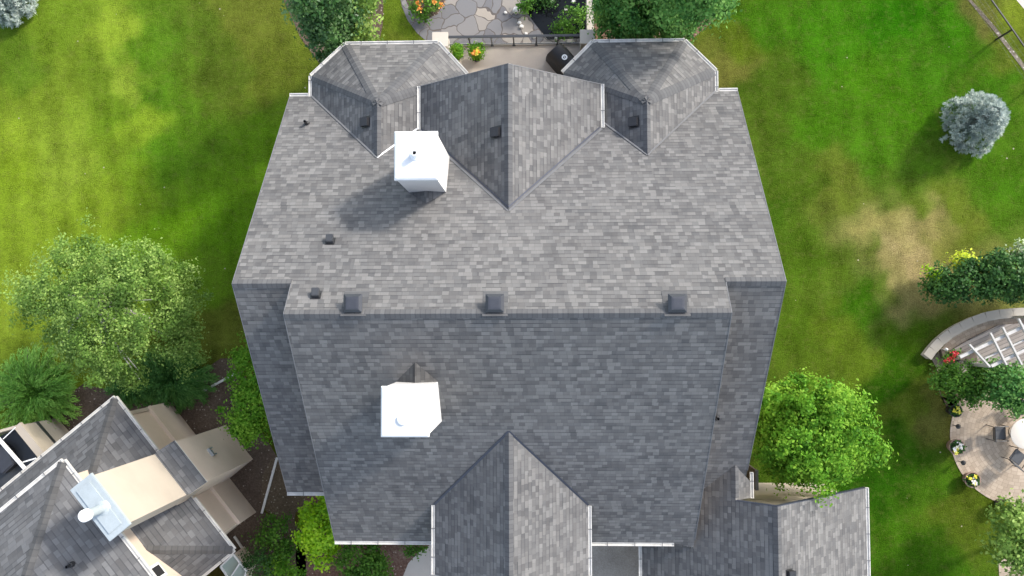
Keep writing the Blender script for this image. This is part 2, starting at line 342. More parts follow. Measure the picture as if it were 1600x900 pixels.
def ground():
    pts = np.array([tuple(U(a,b,0))[:2] for a,b,_ in LAWN]); cols = np.array([lin(c) for _,_,c in LAWN])/1.9
    xs = np.concatenate([[-600,-150,-60,-35], np.arange(-27,26.01,.2), [35,60,150,600]])
    ys = np.concatenate([[-600,-150,-50,-25], np.arange(-15,17.01,.2), [25,50,150,600]])
    X, Y = np.meshgrid(xs, ys); P = np.stack([X.ravel(), Y.ravel()], 1)
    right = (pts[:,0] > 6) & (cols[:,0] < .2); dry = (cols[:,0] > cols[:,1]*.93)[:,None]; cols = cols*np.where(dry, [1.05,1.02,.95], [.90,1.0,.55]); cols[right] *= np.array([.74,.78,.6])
    C = np.zeros((len(P),3)); Wt = np.zeros(len(P))
    jit = P + np.stack([np.sin(P[:,1]*1.7+P[:,0]*.6)*.35, np.cos(P[:,0]*1.3-P[:,1]*.9)*.35],1)
    jit += np.stack([np.sin(P[:,1]*3.9-P[:,0]*2.1+1)*.2+np.sin(P[:,0]*5.3+P[:,1]*4.1)*.13, np.cos(P[:,0]*4.3+P[:,1]*1.9)*.2+np.cos(P[:,1]*6.1-P[:,0]*3.3)*.13],1)
    for p, c in zip(pts, cols):
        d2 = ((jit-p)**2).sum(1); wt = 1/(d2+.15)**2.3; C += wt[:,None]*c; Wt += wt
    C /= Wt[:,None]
    nx, ny = len(xs), len(ys)
    Z = 0.02*np.sin(X*.35)*np.cos(Y*.4); V = np.stack([X.ravel(), Y.ravel(), Z.ravel()*0], 1)
    F = [(j*nx+i, j*nx+i+1, (j+1)*nx+i+1, (j+1)*nx+i) for j in range(ny-1) for i in range(nx-1)]
    me = bpy.data.meshes.new('ground'); me.from_pydata(V.tolist(), [], F)
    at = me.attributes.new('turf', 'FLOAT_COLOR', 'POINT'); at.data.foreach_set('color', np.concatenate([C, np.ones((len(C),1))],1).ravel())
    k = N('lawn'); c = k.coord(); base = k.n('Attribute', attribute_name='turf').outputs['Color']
    a = k.noise(c, .9, 5, .65); b = k.noise(c, 5.5, 5, .75); d = k.noise(c, 22, 3, .85)
    mp = k.n('Mapping'); mp.inputs['Scale'].default_value = (1, .25, 1); mp.inputs['Rotation'].default_value = (0,0,R_(28)); k.put(mp.inputs[0], c); st = k.noise(mp.outputs[0], 1.3, 3, .6)
    br = k.math('ADD', k.math('MULTIPLY', k.math('SUBTRACT', a, .5), 1.25), k.math('MULTIPLY', k.math('SUBTRACT', b, .5), 1.1))
    br = k.math('ADD', br, k.math('MULTIPLY', k.math('SUBTRACT', d, .5), 2.2)); br = k.math('ADD', br, k.math('MULTIPLY', k.math('SUBTRACT', st, .5), .7))
    wv = k.n('TexWave'); wm = k.n('Mapping'); wm.inputs['Rotation'].default_value = (0,0,R_(-8)); k.put(wm.inputs[0], c); k.put(wv.inputs['Vector'], wm.outputs[0]); wv.inputs['Scale'].default_value = .28; wv.inputs['Distortion'].default_value = 1.6; wv.inputs['Detail'].default_value = 2
    br = k.math('ADD', br, k.math('MULTIPLY', k.math('SUBTRACT', wv.outputs['Fac'], .5), .13))
    br = k.math('ADD', br, 1.0)
    vm = k.n('VectorMath', operation='SCALE'); k.put(vm.inputs[0], base); k.put(vm.inputs['Scale'], br)
    col = vm.outputs[0]
    dry = k.mapr(k.noise(c, 3.1, 5, .8), .5, .72, 0, .55); col = k.mix(dry, col, k.mix(.5, col, (.19,.165,.05)))
    vo = k.n('TexVoronoi', feature='F1'); k.put(vo.inputs['Vector'], c); vo.inputs['Scale'].default_value = 1.1
    col = k.mix(k.math('LESS_THAN', vo.outputs['Distance'], .035), col, (.4,.36,.25))
    k.bump(k.math('ADD', d, b), .9, .06)
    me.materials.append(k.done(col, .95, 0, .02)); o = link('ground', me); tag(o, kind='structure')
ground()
def sheet(name, pix, z, mat, zref=0.0, smooth=None):
    pts = [U(a,b,zref) for a,b in pix]; m = MB(); m.face([(p.x,p.y,z) for p in pts]); o = m.build(name, mat, merge=True)
    if o.data.polygons[0].normal.z < 0: o.data.flip_normals()
    return tag(o, kind='structure')
def blob(cx, cy, rx, ry, n=28, wob=.12, seed=1, ang=0):
    r = random.Random(seed); ph = [r.random()*6 for _ in range(3)]; out = []
    for i in range(n):
        t = 2*math.pi*i/n; k_ = 1+wob*(math.sin(2*t+ph[0])*.5+math.sin(3*t+ph[1])*.5+math.sin(5*t+ph[2])*.35)
        x, y = rx*k_*math.cos(t), ry*k_*math.sin(t); out.append((cx+x*math.cos(ang)-y*math.sin(ang), cy+x*math.sin(ang)+y*math.cos(ang)))
    return out
# beds and paths (each its own sheet, 4 mm steps)
sheet('planting_bed', [(300,590),(345,560),(372,560),(392,610),(392,640),(405,668),(432,712),(440,735),(418,770),(412,800),(440,812),(452,835),(462,870),(490,940),(380,960),(340,860),(200,700),(140,655),(90,690),(60,650),(130,600),(220,620)], .004, M['mulch'])
sheet('planting_bed', [(410,742),(425,715),(470,760),(500,768),(500,800),(462,800),(455,850),(440,812),(418,800),(408,790)], .008, M['gravelbed'])
sheet('garden_path', [(418,790),(430,780),(452,800),(470,830),(478,870),(480,950),(455,950),(455,880),(448,845),(436,815)], .012, M['gravelbed'])
sheet('planting_bed', [(480,770),(700,770),(700,850),(655,875),(632,950),(470,950),(462,870),(470,800)], .004+.008, M['mulch_red'])
sheet('walkway', [(690,840),(655,862),(638,880),(628,905),(622,990),(1010,990),(1010,840)], .016, M['concrete'])
k = N('aggregate'); c = k.coord(); f = k.noise(c, 22, 4, .8); g = k.noise(c, .8, 3); col = k.ramp(k.math('ADD', k.math('MULTIPLY', f, .6), k.math('MULTIPLY', g, .4)), [(.35,(.26,.235,.2)),(.65,(.5,.455,.4))])
M['agg'] = k.done(col, .9)
sheet('porch_slab', [(918,835),(1010,835),(1010,990),(918,990)], .02, M['agg'])
sheet('flagstone_patio', [(610,-60),(622,-20),(628,10),(637,32),(652,52),(675,72),(700,110),(930,110),(930,60),(905,50),(880,55),(856,62),(838,40),(822,18),(812,-10),(812,-60)], .006, M['flag'])
sheet('planting_bed', [(640,-60),(634,0),(642,18),(662,32),(684,22),(694,4),(700,-60)], .012, M['mulch'])
sheet('planting_bed', [(926,-60),(1150,-60),(1130,20),(1080,62),(1060,120),(926,120)], .006, M['mulch_red'])
sheet('planting_bed', [(430,-30),(600,-30),(598,40),(590,75),(560,100),(500,100),(470,60)], .006, M['mulch'])
k = N('pond_water'); c = k.coord(); k.bump(k.noise(c, 3, 2), .05, .02); M['water'] = k.done((.006,.007,.008), .04, 0, .22)
sheet('water', [(812,-60),(812,-10),(822,18),(838,40),(856,62),(905,60),(916,60),(916,-60)], .012, M['water'])
# far paving strip beyond the fence, dry grass verge
sheet('footpath', [(1585,-20),(1588,0),(1600,14),(1700,130),(1760,130),(1640,-20)], .006, M['concrete'])

# ------------------------------------------------------------------ MAIN HOUSE
s_ = .768
house = thing('house', (-.95, 0, 0), 'large house with grey shingled gable roofs and two white chimneys, filling the middle', 'house')
def plane_uv(pts):
    p = [Vector(q) for q in pts]; n = Vector((0,0,0))
    for i in range(1, len(p)-1): n += (p[i]-p[0]).cross(p[i+1]-p[0])
    n.normalize()
    if n.z < 0: n = -n
    h = Vector((0,0,1)).cross(n)
    h = h.normalized() if h.length > 1e-4 else Vector((1,0,0)); g = n.cross(h)
    if g.z < 0: g = -g
    return n, [(q.dot(h), q.dot(g)) for q in p]
def roof_mesh(polys, name, parent, mats=None, th=.14, label=None):
    """polys: list of planar polygons seen from above; top faces shingled, edges and underside white"""
    m = MB(); mats = mats or [M['shingle'], M['offwhite']]
    for pts in polys:
        pts = [Vector(p) for p in pts]; n, uv = plane_uv(pts)
        a = sum(pts[i].x*pts[(i+1)%len(pts)].y-pts[(i+1)%len(pts)].x*pts[i].y for i in range(len(pts)))
        if a < 0: pts = pts[::-1]; uv = uv[::-1]
        m.face(pts, uv, 0); low = [p-Vector((0,0,th)) for p in pts]
        m.face(low[::-1], mi=1)
        for i in range(len(pts)):
            j = (i+1) % len(pts); m.face([low[i], low[j], pts[j], pts[i]], mi=1)
    return m.build(name, mats, parent, label)
def cap(p, q, n1, n2, parent, wd=.15, mat=None, lift=.018, name='ridge_cap'):
    p, q = Vector(p), Vector(q); d = (q-p).normalized(); L = (q-p).length; m = MB()
    for n, n_other in ((n1, n2), (n2, n1)):
        n = Vector(n).normalized(); o = d.cross(n)
        if o.dot(Vector(n_other)) > 0: o = -o
        up = n*lift; zz = Vector((0,0,lift*1.35)); a, b = p+zz, q+zz; c2, e = q+o*wd+up, p+o*wd+up
        top = [a, b, c2, e]; uv = [(0,0),(0,L),(.01,L),(.01,0)]
        if (b-a).cross(c2-a).dot(n) < 0: top = top[::-1]; uv = uv[::-1]
        m.face(top, uv); lowr = [v-n*lift*.9 for v in (c2, e)]
        m.face([c2, e, lowr[1], lowr[0]], uv[:4])
    return m.build(name, mat or M['cap'], parent)
def strip(p, q, n, wd, parent, mat, name='valley_flashing', lift=.012):
    p, q = Vector(p), Vector(q); n = Vector(n).normalized(); sd_ = (q-p).normalized().cross(n).normalized()*wd/2; u = n*lift
    m = MB(); pts = [p-sd_+u, p+sd_+u, q+sd_+u, q-sd_+u]; m.hexa([v-n*.01 for v in pts], pts); return m.build(name, mat, parent)
def gutter(p, q, out, parent, wd=.115, h=.12, step=.95, mat=None, name='gutter'):
    """box gutter along an eave, outside of it, with strap brackets"""
    p, q, out = Vector(p), Vector(q), Vector(out).normalized(); d = (q-p).normalized(); L = (q-p).length; z = Vector((0,0,1)); m = MB()
    a = out*.004; b = out*wd
    def seg(o0, o1, z0, z1, t0=0, t1=L, mi=0):
        P = [p+d*t0+out*o0, p+d*t1+out*o0, p+d*t1+out*o1, p+d*t0+out*o1]
        if (P[1]-P[0]).cross(P[2]-P[0]).z < 0: P = P[::-1]
        m.hexa([v+z*z0 for v in P], [v+z*z1 for v in P], mi)
    seg(.004, wd, -h, -h+.012); seg(.004, .02, -h+.012, .0); seg(wd-.028, wd, -h+.012, .005); seg(.02, wd-.028, -.05, -.04)
    seg(0.0, wd+.002, -h-.003, .008, -.012, 0); seg(0.0, wd+.002, -h-.003, .008, L, L+.012)
    t = step*.6
    while t < L-.1: seg(.0, wd+.004, .006, .016, t-.012, t+.012, 1); t += step
    return m.build(name, [mat or M['gutter'], M['flash']], parent)
nB, nF = (0, s_, 1), (0, -s_, 1); nE_, nW_ = (s_, 0, 1), (-s_, 0, 1)
yb, zb = 8.17, 4.76; y1, z1 = 1.157, 4.76+s_*(8.17-1.157); y2, z2 = .254, 4.76+s_*(8.17-.254)
xl, xr, xil, xir = -8.96, 7.04, -7.22, 5.33
def zF1(y): return z1-s_*(y1-y)
def zF2(y): return z2-s_*(y2-y)
def zB(y): return zb+s_*(yb-y)
yf1, yf2 = -5.99, -7.66
# garage wing parameters
zg, gxw, gxe = 3.3, 3.70, 11.80; gxm = (gxw+gxe)/2; zgr = zg+s_*(gxm-gxw); gy = -6.04; gyf = -13.0
def zP(x): return zg+s_*(x-gxw)
# main roof
polys = [[(xl,yb,zb),(xr,yb,zb),(xr,y1,z1),(xir,y1,z1),(xir,y2,z2),(xil,y2,z2),(xil,y1,z1),(xl,y1,z1)],
         [(xl,y1,z1),(xl,yf1,zF1(yf1)),(xil+.3,yf1,zF1(yf1)),(xil+.3,y1,z1)],
         [(xir-.3,y1,z1),(xir-.3,-7.0,zF1(-7.0)),(6.3,-7.0,zF1(-7.0)),(xr,-5.6,zF1(-5.6)),(xr,y1,z1)],
         [(xil,y2,z2),(xil,yf2,zF2(yf2)),(4.6,yf2,zF2(yf2)),(xir,-7.86,zF2(-7.86)),(xir,y2,z2)]]
roof_mesh(polys, 'roof', house)
# step walls between inner and outer front slopes
for x0, x1 in ((xil+.06, xil+.2), (xir-.2, xir-.06)):
    m = MB()
    a = [(x0,y1-.05,zF1(y1)-.3),(x1,y1-.05,zF1(y1)-.3),(x1,y2,z2-.16),(x0,y2,z2-.16)]
    b = [(x0,yf2+.3,3.2),(x1,yf2+.3,3.2),(x1,yf2+.3,zF2(yf2+.3)-.15),(x0,yf2+.3,zF2(yf2+.3)-.15)]
    for i in range(4): j=(i+1)%4; m.face([a[i],a[j],b[j],b[i]])
    m.face(a[::-1]); m.face(b)
    m.build('wall', M['beige_l'], house)
# ridge caps
cap((xl,y1,z1),(xil,y1,z1),nB,nF,house); cap((xir,y1,z1),(xr,y1,z1),nB,nF,house); cap((xil,y2,z2),(xir,y2,z2),nB,nF,house)
# body walls
m = MB(); m.box(xl+.45, yf1+.45, 0, xr-.45, yb-.45, 4.62); m.build('wall', M['beige_l'], house)
m = MB(); m.box(xil+.45, yf2+.45, 0, xir-.5, yf1+.44, 4.62); m.build('wall', M['beige_l'], house)
for x in (xl+.45, xr-.45):   # gable ends
    e = .12 if x < 0 else -.12
    ring = [(x,yb-.45,4.62),(x,y1,z1-.16),(x,yf1+.45,4.5)]; m = MB(); a = ring; b = [(p[0]+e,p[1],p[2]) for p in ring]
    m.face(a); m.face(b[::-1]); [m.face([a[i],a[(i+1)%3],b[(i+1)%3],b[i]]) for i in range(3)]; m.build('wall', M['beige_l'], house)
# rake trims (thin white drip edge up the gable edges)
def rake(p, q, out, parent, mat=None):
    mat = mat or M['flash']
    p, q, o = Vector(p), Vector(q), Vector(out).normalized(); m = MB(); z = Vector((0,0,1))
    b = [p, q, q+o*.02, p+o*.02]
    if (b[1]-b[0]).cross(b[2]-b[0]).z < 0: b = b[::-1]
    m.hexa([v-z*.18 for v in b], [v+z*.012 for v in b]); return m.build('rake_trim', mat or M['offwhite'], parent)
rake((xl,yb,zb),(xl,y1,z1),(-1,0,0),house); rake((xl,y1,z1),(xl,yf1,zF1(yf1)),(-1,0,0),house)
rake((xr,yb,zb),(xr,y1,z1),(1,0,0),house); rake((xr,y1,z1),(xr,-5.05,zF1(-5.05)),(1,0,0),house)
rake((xil,y1,z1),(xil,y2,z2),(-1,0,0),house,M['flash']); rake((xil,y2,z2),(xil,yf2,zF2(yf2)),(-1,0,0),house,M['flash'])
rake((xir,y1,z1),(xir,y2,z2),(1,0,0),house,M['flash']); rake((xir,y2,z2),(xir,-7.5,zF2(-7.5)),(1,0,0),house,M['flash'])
# eave gutters
gutter((xl,yf1,zF1(yf1)),(xil-.02,yf1,zF1(yf1)),(0,-1,0),house)
gutter((xil,yf2,zF2(yf2)),(-3.72,yf2,zF2(yf2)),(0,-1,0),house)
gutter((1.76,yf2,zF2(yf2)),(4.62,yf2,zF2(yf2)),(0,-1,0),house)
gutter((xl,yb,zb),(-8.32,yb,zb),(0,1,0),house); gutter((6.42,yb,zb),(xr,yb,zb),(0,1,0),house)
# ---- turrets at the back
def turret(cx, pts, top_y, label):
    """pts: west-bottom, west-top, nw, ne, east-top, east-bottom at eave height (x, y)"""
    zt = 6.81; A = Vector((cx, top_y, zt)); T = Vector((cx, yb-(zt-zb)/s_, zt)); P = [Vector((x,y,zb)) for x,y in pts]
    polys = [[P[0],P[1],A,T-Vector((0,.0,0))],[P[1],P[2],A],[P[2],P[3],A],[P[3],P[4],A],[P[4],P[5],T,A]]
    roof_mesh(polys, 'roof', house, label=label)
    ns = [plane_uv(q)[0] for q in polys]
    for i, e in enumerate((P[1],P[2],P[3],P[4])): cap(A, e+(A-e)*.01, ns[i], ns[i+1], house, .16)
    cap(A, T, ns[0], ns[4], house, .14)
    m = MB(); m.lathe(A, [(.20,A.z-.115),(.001,A.z+.035)], 8); m.build('peak_cap', M['cap'], house)
    # valleys
    strip(P[0]+Vector((0,0,.02)), T+Vector((0,0,.02)), nB, .07, house, M['flash']); strip(P[5]+Vector((0,0,.02)), T+Vector((0,0,.02)), nB, .07, house, M['white'] if cx < 0 else M['flash'])  # left turret's east valley: its sunlit brightness is put into the colour as white
    for i in range(1,4):
        d = P[i+1]-P[i]; o = Vector((0,0,1)).cross(d); o = -o if o.dot(A-P[i]) > 0 else o
        gutter(P[i], P[i+1], o, house)
    for a, b, ox in ((P[0],P[1],-1),(P[4],P[5],1)): 
        if not (cx < 0 and ox > 0) and not (cx > 0 and ox < 0): gutter(a, b, (ox,0,0), house)
    c0 = Vector((cx, (pts[0][1]+pts[2][1])/2, 0)); ring = [(c0.x+(x-c0.x)*.86, c0.y+(y-c0.y)*.8) for x,y in pts]
    m = MB(); m.prism(ring, 0, 4.6); m.build('wall', M['beige_l'], house)
turret(-5.38, [(-8.17,8.17),(-8.17,8.9),(-6.95,10.03),(-3.62,10.03),(-2.6,8.9),(-2.6,8.17)], 7.34, 'hipped turret roof beside the left chimney')
turret(3.58, [(.9,8.17),(.9,8.92),(1.96,9.98),(5.19,9.98),(6.26,8.9),(6.26,8.17)], 7.30, 'hipped turret roof behind the black covered grill')
# ---- centre gable (back)
cgx, cz_e, cz_r, cyb = -.95, 5.97, 8.34, 8.12; cgl, cgr = -4.06, 2.13
yv = yb-(cz_r-zb)/s_; yu = yb-(cz_e-zb)/s_
gp = [[(cgl,cyb,cz_e),(cgx,cyb,cz_r),(cgx,yv,cz_r),(cgl,yu,cz_e)], [(cgx,cyb,cz_r),(cgr,cyb,cz_e),(cgr,yu,cz_e),(cgx,yv,cz_r)]]
roof_mesh(gp, 'roof', house, th=.12); cap((cgx,cyb,cz_r),(cgx,yv,cz_r),nW_,nE_,house)
strip((cgl-.02,yu,cz_e+.02),(cgx,yv-.02,cz_r+.02),nB,.09,house,M['flash']); strip((cgr+.02,yu,cz_e+.02),(cgx,yv-.02,cz_r+.02),nB,.09,house,M['flash'])
strip((cgl+.06,yu+.03,cz_e+.07),(cgx,yv+.09,cz_r+.03),nW_,.05,house,M['flash_dark']); strip((cgr-.06,yu+.03,cz_e+.07),(cgx,yv+.09,cz_r+.03),nE_,.05,house,M['flash_dark'])
gutter((cgl,yu+.05,cz_e),(cgl,cyb,cz_e),(-1,0,0),house); gutter((cgr,yu+.05,cz_e),(cgr,cyb,cz_e),(1,0,0),house)
rake((cgl,cyb,cz_e),(cgx,cyb,cz_r),(0,1,0),house,M['flash']); rake((cgr,cyb,cz_e),(cgx,cyb,cz_r),(0,1,0),house,M['flash'])
m = MB(); m.box(cgl+.4, 5.2, 4.0, cgr-.4, cyb-.35, cz_e-.1); m.build('wall', M['beige_l'], house)
m = MB(); m.face([(cgl+.4,cyb-.35,cz_e-.1),(cgx,cyb-.35,cz_r-.2),(cgr-.4,cyb-.35,cz_e-.1)]); m.face([(cgl+.4,cyb-.45,cz_e-.1),(cgx,cyb-.45,cz_r-.2),(cgr-.4,cyb-.45,cz_e-.1)][::-1]); m.build('wall', M['beige_l'], house)
m = MB(); m.box(cgl+.6, 7.0, 0, cgr-.6, cyb-.35, 4.1); m.build('wall', M['beige_l'], house)
# ---- front gable
fx, fz_e, fz_r = -.97, 5.96, 8.02; fl, fr_ = -3.55, 1.60; fyf = -8.43
fyv = y2-(z2-fz_r)/s_; fyu = y2-(z2-fz_e)/s_; fs = (fz_r-fz_e)/(fx-fl)
gp = [[(fl,fyf,fz_e),(fx,fyf,fz_r),(fx,fyv,fz_r),(fl,fyu,fz_e)], [(fx,fyf,fz_r),(fr_,fyf,fz_e),(fr_,fyu,fz_e),(fx,fyv,fz_r)]]
roof_mesh(gp, 'roof', house, th=.12); cap((fx,fyf,fz_r),(fx,fyv,fz_r),(-fs,0,1),(fs,0,1),house)
strip((fl-.01,fyu,fz_e+.03),(fx,fyv+.03,fz_r+.03),nF,.08,house,M['flash_dark']); strip((fr_+.01,fyu,fz_e+.03),(fx,fyv+.03,fz_r+.03),nF,.07,house,M['flash_dark'])
gutter((fl,fyf,fz_e),(fl,fyu-.05,fz_e),(-1,0,0),house); gutter((fr_,fyf,fz_e),(fr_,fyu-.05,fz_e),(1,0,0),house)
rake((fl,fyf,fz_e),(fx,fyf,fz_r),(0,-1,0),house); rake((fr_,fyf,fz_e),(fx,fyf,fz_r),(0,-1,0),house)
m = MB(); m.box(fl+.4, fyf+.5, 0, fr_-.4, -6.6, fz_e-.1); m.build('wall', M['beige_l'], house)
# ---- garage wing on the right
sx0 = 6.6; zs = zP(sx0); syv = y1-(z1-zs)/s_; ssx = 7.22; zss = zs-s_*(ssx-sx0)
gp = [[(gxw,gyf,zg),(gxm,gyf,zgr),(gxm,gy,zgr),(sx0,gy,zs),(sx0,syv,zs),(xir-.05,y1-(z1-zP(xir-.05))/s_,zP(xir-.05)),(xir-.05,-7.9,zP(xir-.05)),(4.5,-7.7,zP(4.5)),(gxw,-7.6,zg)],
      [(gxm,gyf,zgr),(gxe,gyf,zg),(gxe,gy,zg),(gxm,gy,zgr)],
      [(sx0,gy,zs),(ssx,gy,zss),(ssx,y1-(z1-zss)/s_,zss),(sx0,syv,zs)]]
roof_mesh(gp, 'roof', house, th=.12, label='garage roof running off the lower edge of the photo')
cap((gxm,gyf,zgr),(gxm,gy,zgr),nW_,nE_,house); cap((sx0,gy+.1,zs),(sx0,syv,zs),nW_,nE_,house)
rake((sx0,gy,zs),(gxm,gy,zgr),(0,1,0),house,M['flash_dark']); rake((gxm,gy,zgr),(gxe,gy,zg),(0,1,0),house,M['flash_dark'])
gutter((gxe,gyf,zg),(gxe,gy,zg),(1,0,0),house); gutter((ssx,gy,zss),(ssx,gy+.85,zss),(1,0,0),house); gutter((gxw,gyf,zg),(gxw,-7.85,zg),(-1,0,0),house)
m = MB(); m.box(gxw+.45, gyf+.4, 0, gxe-.45, gy-.45, zg-.05); m.build('wall', M['beige_l'], house)
m = MB(); m.face([(gxw+.45,gy-.45,zg-.1),(gxm,gy-.45,zgr-.2),(gxe-.45,gy-.45,zg-.1)]); m.face([(gxw+.45,gy-.55,zg-.1),(gxm,gy-.55,zgr-.2),(gxe-.45,gy-.55,zg-.1)][::-1]); m.build('wall', M['beige_l'], house)
m = MB(); m.box(6.0, gy-.5, 0, ssx-.35, -4.6, 4.2); m.build('wall', M['beige_l'], house)
# ---- chimneys
def chimney(x0, x1, ylo, yhi, ztop, roofz, up, label, cm='cricket', cr=.75):
    """up=+1 when the ridge lies towards +y"""
    zlo = min(roofz(ylo), roofz(yhi))-.5
    m = MB(); m.box(x0, ylo, zlo, x1, yhi, ztop-.18); ch = m.build('chimney', M['chimwhite'], house, label)
    cx = (x0+x1)/2; cy = (ylo+yhi)/2; dx = (x1-x0)/2+.04; dy = (yhi-ylo)/2+.04
    m = MB(); m.box(cx-dx, cy-dy, ztop-.18, cx+dx, cy+dy, ztop-.04)
    a = [(cx-dx,cy-dy),(cx+dx,cy-dy),(cx+dx,cy+dy),(cx-dx,cy+dy)]
    m.hexa([(x,y,ztop-.038) for x,y in a], [(cx+(x-cx)*.93,cy+(y-cy)*.93,ztop) for x,y in a]); m.build('chimney_cap', M['capwhite'], ch)
    # cricket on the up-slope side
    yr = yhi if up > 0 else ylo; zr0 = roofz(yr); hw = (x1-x0)/2; rise = hw*cr
    yp = yr + up*rise/s_; pk = (cx, yp, zr0+rise); n1 = Vector((-.75,0,1)); n2 = Vector((.75,0,1))
    A = (x0-.02, yr, zr0+.01); B_ = (x1+.02, yr, zr0+.01); C = (cx, yr, zr0+rise)
    m = MB()
    for tri in ((A, C, pk), (C, B_, pk)):
        n, uv = plane_uv(tri); m.face(tri, uv)
    m.build('cricket', M[cm], ch)
    return ch, cx, cy
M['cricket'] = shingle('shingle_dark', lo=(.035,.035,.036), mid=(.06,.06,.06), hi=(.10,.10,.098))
ch, cx, cy = chimney(-4.14, -2.96, 4.16, 5.50, 10.4, zB, -1, 'white chimney standing on the back slope, casting a long shadow', 'shingle', .5)
m = MB(); m.lathe((cx,cy+.02,0), [(.17,10.4),(.155,10.43),(.10,10.45),(.085,10.7)]); m.lathe((cx,cy+.02,0), [(.085,10.7),(.06,10.7),(.055,10.45)]); m.build('flue', M['white'], ch, smooth=True)
m = MB(); m.cyl((cx,cy+.02,0), .057, 10.5, 10.56, 14); m.build('flue_opening', M['dark'], ch)
ch, cx, cy = chimney(-4.27, -3.04, -3.05, -1.76, 11.6, zF2, 1, 'white chimney on the front slope with a small cricket roof')
m = MB(); m.lathe((cx-.05,cy-.2,0), [(.15,11.6),(.15,11.66),(.13,11.675),(.001,11.68)]); m.build('flue', M['white'], ch, smooth=True)
# ---- roof vents
def onplane(px, py, fz, slope_sign, yref, zref):
    d = RM @ np.array([(px-800)/FPX, -(py-450)/FPX, -1.0]); k_ = slope_sign*s_
    t = (zref-k_*yref-CAM_H)/(d[2]-k_*d[1]); return Vector((d[0]*t, d[1]*t, CAM_H+d[2]*t))
def onB(px, py): return onplane(px, py, zB, -1, yb, zb)
def onF1(px, py): return onplane(px, py, zF1, 1, y1, z1)
def pyr_vent(px, py):
    """slate grey flared ventilator on a square stem"""
    c = onB(px, py+8); zt = c.z+.38; m = MB()
    m.box(c.x-.15,c.y-.15,c.z-.25,c.x+.15,c.y+.15,c.z+.28); v = m.build('roof_vent', M['vent'], house)
    h1, h2 = .26, .18; a = [(-1,-1),(1,-1),(1,1),(-1,1)]; m = MB()
    lo = [(c.x+x*h1,c.y+y*h1,c.z+.26) for x,y in a]; lo2 = [(c.x+x*h1,c.y+y*h1,c.z+.29) for x,y in a]; hi = [(c.x+x*h2,c.y+y*h2,zt) for x,y in a]
    m.hexa(lo, lo2); m.hexa([(p[0],p[1],p[2]+.002) for p in lo2], hi)
    m.hexa([(p[0],p[1],p[2]+.001) for p in hi], [(c.x+x*.12,c.y+y*.12,zt+.008) for x,y in a]); m.build('vent_hood', M['vent'], v)
    f = [Vector((c.x+x*.36,c.y+y*.36,zB(c.y+y*.36)+.014)) for x,y in a]; m = MB(); m.hexa([p-Vector((0,0,.01)) for p in f], f); m.build('flashing', M['cap'], v)
for px in (555, 774, 1056): pyr_vent(px, 466)
def box_vent(c, n, w=.3, h=.17, mat=None):
    """low slanted black roof vent, hooded"""
    n = Vector(n).normalized(); hx = Vector((0,0,1)).cross(n).normalized(); g = n.cross(hx); g = g if g.z > 0 else -g
    m = MB(); c = Vector(c); a = [c-hx*w/2-g*w/2, c+hx*w/2-g*w/2, c+hx*w/2+g*w/2, c-hx*w/2+g*w/2]
    if (a[1]-a[0]).cross(a[2]-a[0]).dot(n) < 0: a = a[::-1]
    lo = [p-n*.02 for p in a]; hi = [p+n*(h if (p-c).dot(g) < 0 else h*.55) for p in a]
    m.hexa(lo, hi); v = m.build('roof_vent', mat or M['black'], house, bevel=.012)
    f = [c+(p-c)*1.35+n*.012 for p in a]; m = MB(); m.hexa([p-n*.01 for p in f], f); m.build('flashing', M['black'], v)
W1 = plane_uv([(-8.17,8.17,zb),(-8.17,8.9,zb),(-5.38,7.34,6.81)])[0]
def on_n(px, py, n, p0):
    d = Vector(RM @ np.array([(px-800)/FPX, -(py-450)/FPX, -1.0])); n = Vector(n); p0 = Vector(p0); o = Vector((0,0,CAM_H))
    return o + d*((p0-o).dot(n)/d.dot(n))
box_vent(on_n(572,191,W1,(-8.17,8.17,zb)), W1, .3)
E1 = plane_uv([(.9,8.17,zb),(.9,8.92,zb),(3.58,7.3,6.81)])[0]; box_vent(on_n(991,191,E1,(.9,8.17,zb)), E1, .3)
box_vent(on_n(776,207,nW_,(cgx,8,cz_r)), nW_, .3)
for px, py in ((516,377),(494,461)): box_vent(onB(px,py), nB, .22, .22, M['vent_s'] if 'vent_s' in M else M['rail'])
box_vent(on_n(1233,897,nE_,(gxm,-7,zgr)), nE_, .25, .2)
def pipe_vent(c, label=None):
    m = MB(); m.lathe(c, [(.1,c.z-.12),(.075,c.z+.1),(.05,c.z+.12),(.05,c.z+.32),(.04,c.z+.32),(.04,c.z+.1)], 14); v = m.build('vent_pipe', M['black'], house, smooth=True)
pipe_vent(onB(480,193)); pipe_vent(onF1(1119,653))
# ---- rear balcony deck between the turrets
DZ = 1.8
dk = [U(700,72,DZ), U(908,72,DZ)]; dy1 = dk[0].y; dx0, dx1 = U(690,72,DZ).x, U(918,72,DZ).x
m = MB(); m.box(-4.2, 6.9, DZ-.25, 2.3, dy1, DZ); m.build('balcony_deck', M['deck'], house)
m = MB(); m.box(dx0+.25, dy1+.003, DZ-.3, dx1-.2, dy1+.07, DZ+.06); m.build('deck_edge_trim', M['offwhite'], house)
m = MB(); m.box(-4.2+.1, 7.2, 0, 2.2, dy1-.3, DZ-.26); m.build('wall', M['beige_l'], house)
for k_, (pa, pb) in enumerate((((675,50),(700,73)), ((906,46),(930,68)))):
    zt = 3.05; A, B_ = U(*pa, zt), U(*pb, zt); x0, x1 = sorted((A.x,B_.x)); ya, yb2 = sorted((A.y,B_.y))
    m = MB(); m.box(x0+.05, ya+.05, 0, x1-.05, yb2-.05, zt-.1); pl = m.build('pillar', M['concrete'], house)
    m = MB(); m.box(x0, ya, zt-.098, x1, yb2, zt); m.build('pillar_cap', M['concrete'], pl, bevel=.015)
